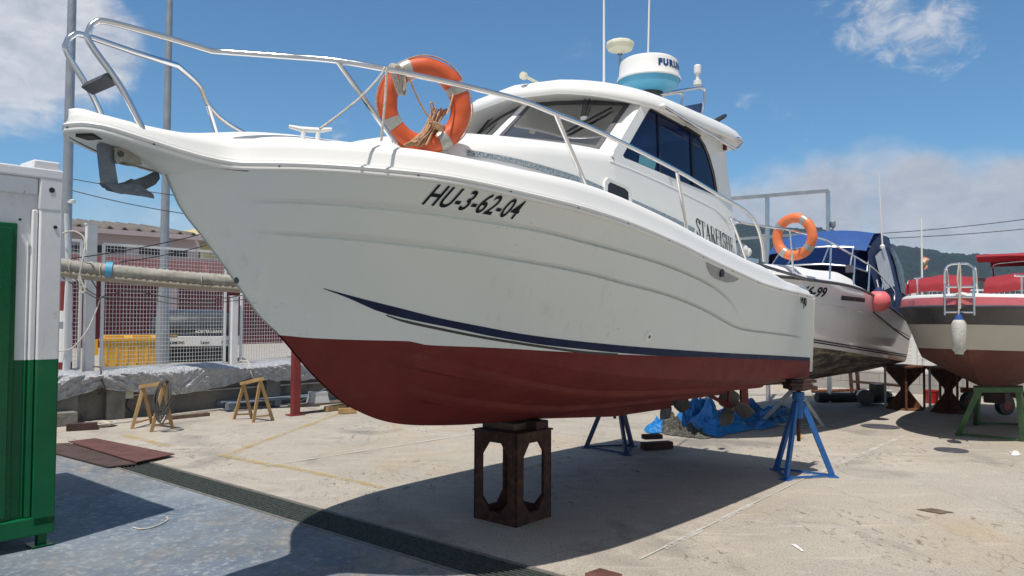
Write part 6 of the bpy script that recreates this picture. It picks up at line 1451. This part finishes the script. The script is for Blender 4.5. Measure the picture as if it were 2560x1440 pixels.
NDIR = V((.766, -.643, 0)); NP = V((7.2, 18.9, 0)); rzw = atan2(NDIR.y, NDIR.x)
mb = MB().box((4.5, 0, .225), (20, .2, .45)); o_ = mb.build('block_wall', m, smooth=0); o_.location = NP; o_.rotation_euler = (0, 0, rzw); tag(o_, 'grey concrete block wall at the back of the yard, under the far boats', 'wall')
fe2 = empty('mesh_fence', NP+NDIR*4, 'white mesh fence on the block wall, seen between the two far boats', 'fence'); O_ = fe2.location
for k in range(7):
    a0 = -4.5+2.3*k; q = lambda a, z: NP+NDIR*a+V((0, 0, z)); mb = MB()
    MB().bar(q(a0, .45), q(a0, 2.4), .1, .1, NDIR).build('post', M['meshw'], fe2, O_, 0)
    for z in (.52, 1.42, 2.3): mb.bar(q(a0+.08, z), q(a0+2.22, z), .05, .04)
    p = mb.build('panel_frame', M['meshw'], fe2, O_, 0); w = MB()
    for i in range(1, 22): w.bar(q(a0+.08+2.14*i/22, .52), q(a0+.08+2.14*i/22, 2.3), .012, .012, NDIR)
    for i in range(1, 19): w.bar(q(a0+.08, .52+1.78*i/19), q(a0+2.22, .52+1.78*i/19), .014, .012)
    w.build('wire_mesh', M['meshw'], p, O_, 0, False)
# galvanised goalpost frame behind the stern, flagpole
gf_ = empty('goalpost_gantry', V((5.703,15.5,1.82))*1, 'grey square-tube steel goalpost frame standing behind the stern', 'gantry'); gf_.location.z = 0; O_ = gf_.location
A1_, A2_, A3_ = V((3.78,15.5,4.025)), V((6.362,15.5,4.251)), V((5.135,15.5,4.138))
for a, b, w in ((A1_, A2_, .07), (V((3.778,15.5,3.208)), V((6.356,15.5,3.41)), .05)): MB().bar(a, b, w, w).build('cross_bar', M['alu'], gf_, O_, 0)
for p in (A1_, A2_, A3_): MB().bar((p.x, p.y, 0), p, .065, .065, WD).build('upright', M['alu'] , gf_, O_, 0)
q = A2_+V((.09, -.02, -.75)); MB().lathe([(.035, -.0), (.05, .03), (.05, .12), (.02, .15)], q, 12).cyl(q+V((-.05, 0, -.28)), q, .012).build('anchor_light', M['galv'], gf_, O_)
fp = V((9.303,17.5,1.846)); fp.z = 0; e = empty('flagpole', fp, 'thin white flagpole with small faded red and yellow flag, behind the far boats', 'flagpole')
MB().tube([fp, fp+V((0, 0, V((9.335,17.5,3.966)).z))], [.03, .018], 8).build('pole', M['white'], e, fp)
fz_ = V((9.324,17.5,2.963)).z; R_2 = []
for i in range(9):
    x = .22*i/8; R_2.append([fp+V((.02+x*.7-.10*(j/12)*(i/8), .05*sin(x*25+j*.6), fz_+.16-.32*j/12*(1-.25*i/8)-.10*(i/8))) for j in range(13)])
mf, t, b, o = newmat('faded_flag_cloth'); tc = t.nodes.new('ShaderNodeTexCoord'); sp = N(t, 'ShaderNodeSeparateXYZ'); t.links.new(tc.outputs['Object'], sp.inputs[0])
f = ramp(t, math_(t, 'ADD', math_(t, 'SUBTRACT', sp.outputs[2], fz_-.2), 0), [(.0, (.55, .2, .17)), (.10, (.66, .5, .3)), (.27, (.55, .2, .17))], 'CONSTANT'); t.links.new(f, b.inputs['Base Color']); b.inputs['Roughness'].default_value = .9
MB().grid(R_2).build('flag', mf, e, fp, 60, False)

# ------------------------------------------------------------------ wooded hills and the air in front of them
HAZE = .00026
RG = pch([900, 1300, 1600, 1840, 1900, 1950, 2010, 2060, 2130, 2200, 2260, 2330, 2400, 2480, 2560, 2800, 3200, 3800], [770, 700, 610, 549, 552, 560, 564, 563, 582, 600, 600, 612, 619, 624, 629, 650, 690, 760])
rows = []; NX, NY = 620, 90
m, t, b, o = newmat('wooded_hillside')
c = mix(t, ramp(t, tex(t, .012, 5, .6), [(.4, 0), (.6, 1)]), (.012, .026, .016), (.022, .040, .022)); c = mix(t, ramp(t, tex(t, .09, 5, .7, off=3), [(.4, 0), (.65, 1)]), c, (.007, .014, .010)); c = mix(t, ramp(t, tex(t, .02, 4, .6, off=9), [(.68, 0), (.74, .5)]), c, (.07, .065, .045))
t.links.new(c, b.inputs['Base Color']); b.inputs['Roughness'].default_value = .95; b.inputs['Specular IOR Level'].default_value = .1
for j in range(NY+1):
    f = j/NY; Y = 480+520*f; row = []
    for i in range(NX+1):
        px = 900+2900*i/NX; x = (px-1280)/1930*Y; yr = RG(px); H_r = 1.75+(783-yr)*900/1930; k = (Y-480)/420
        h = H_r*(sst(0, 1, k)*.55+min(1, k)*.45) if Y <= 900 else H_r*(1-((Y-900)/160)**2*.8)
        h += 9*noise.noise(V((x*.012, Y*.012, 0)))*min(1, k*2)*(1 if Y < 840 else max(0, (900-Y)/60))
        tr_ = abs(noise.noise(V((x*.085, Y*.085, 3))))*4.5+abs(noise.noise(V((x*.23, Y*.23, 8))))*3+max(0, noise.noise(V((x*.03, Y*.03, 5))))*4
        row.append(V((x, Y, h+tr_*min(1, k*3)-6)))
    rows.append(row)
tag(MB().grid(rows).build('hills', m, smooth=0, fix=False), None, None, kind='structure')
hz = bpy.data.materials.new('haze'); hz.use_nodes = True; t = hz.node_tree; t.nodes.clear()
pv_ = N(t, 'ShaderNodeVolumePrincipled', Density=HAZE, Anisotropy=.0); pv_.inputs['Color'].default_value = (.55, .72, 1, 1); oo = t.nodes.new('ShaderNodeOutputMaterial'); t.links.new(pv_.outputs[0], oo.inputs['Volume'])
hb = MB().box((300, 560, 85), (3000, 1300, 172)); h_o = hb.build('haze', hz, smooth=0); tag(h_o, None, None, kind='stuff')
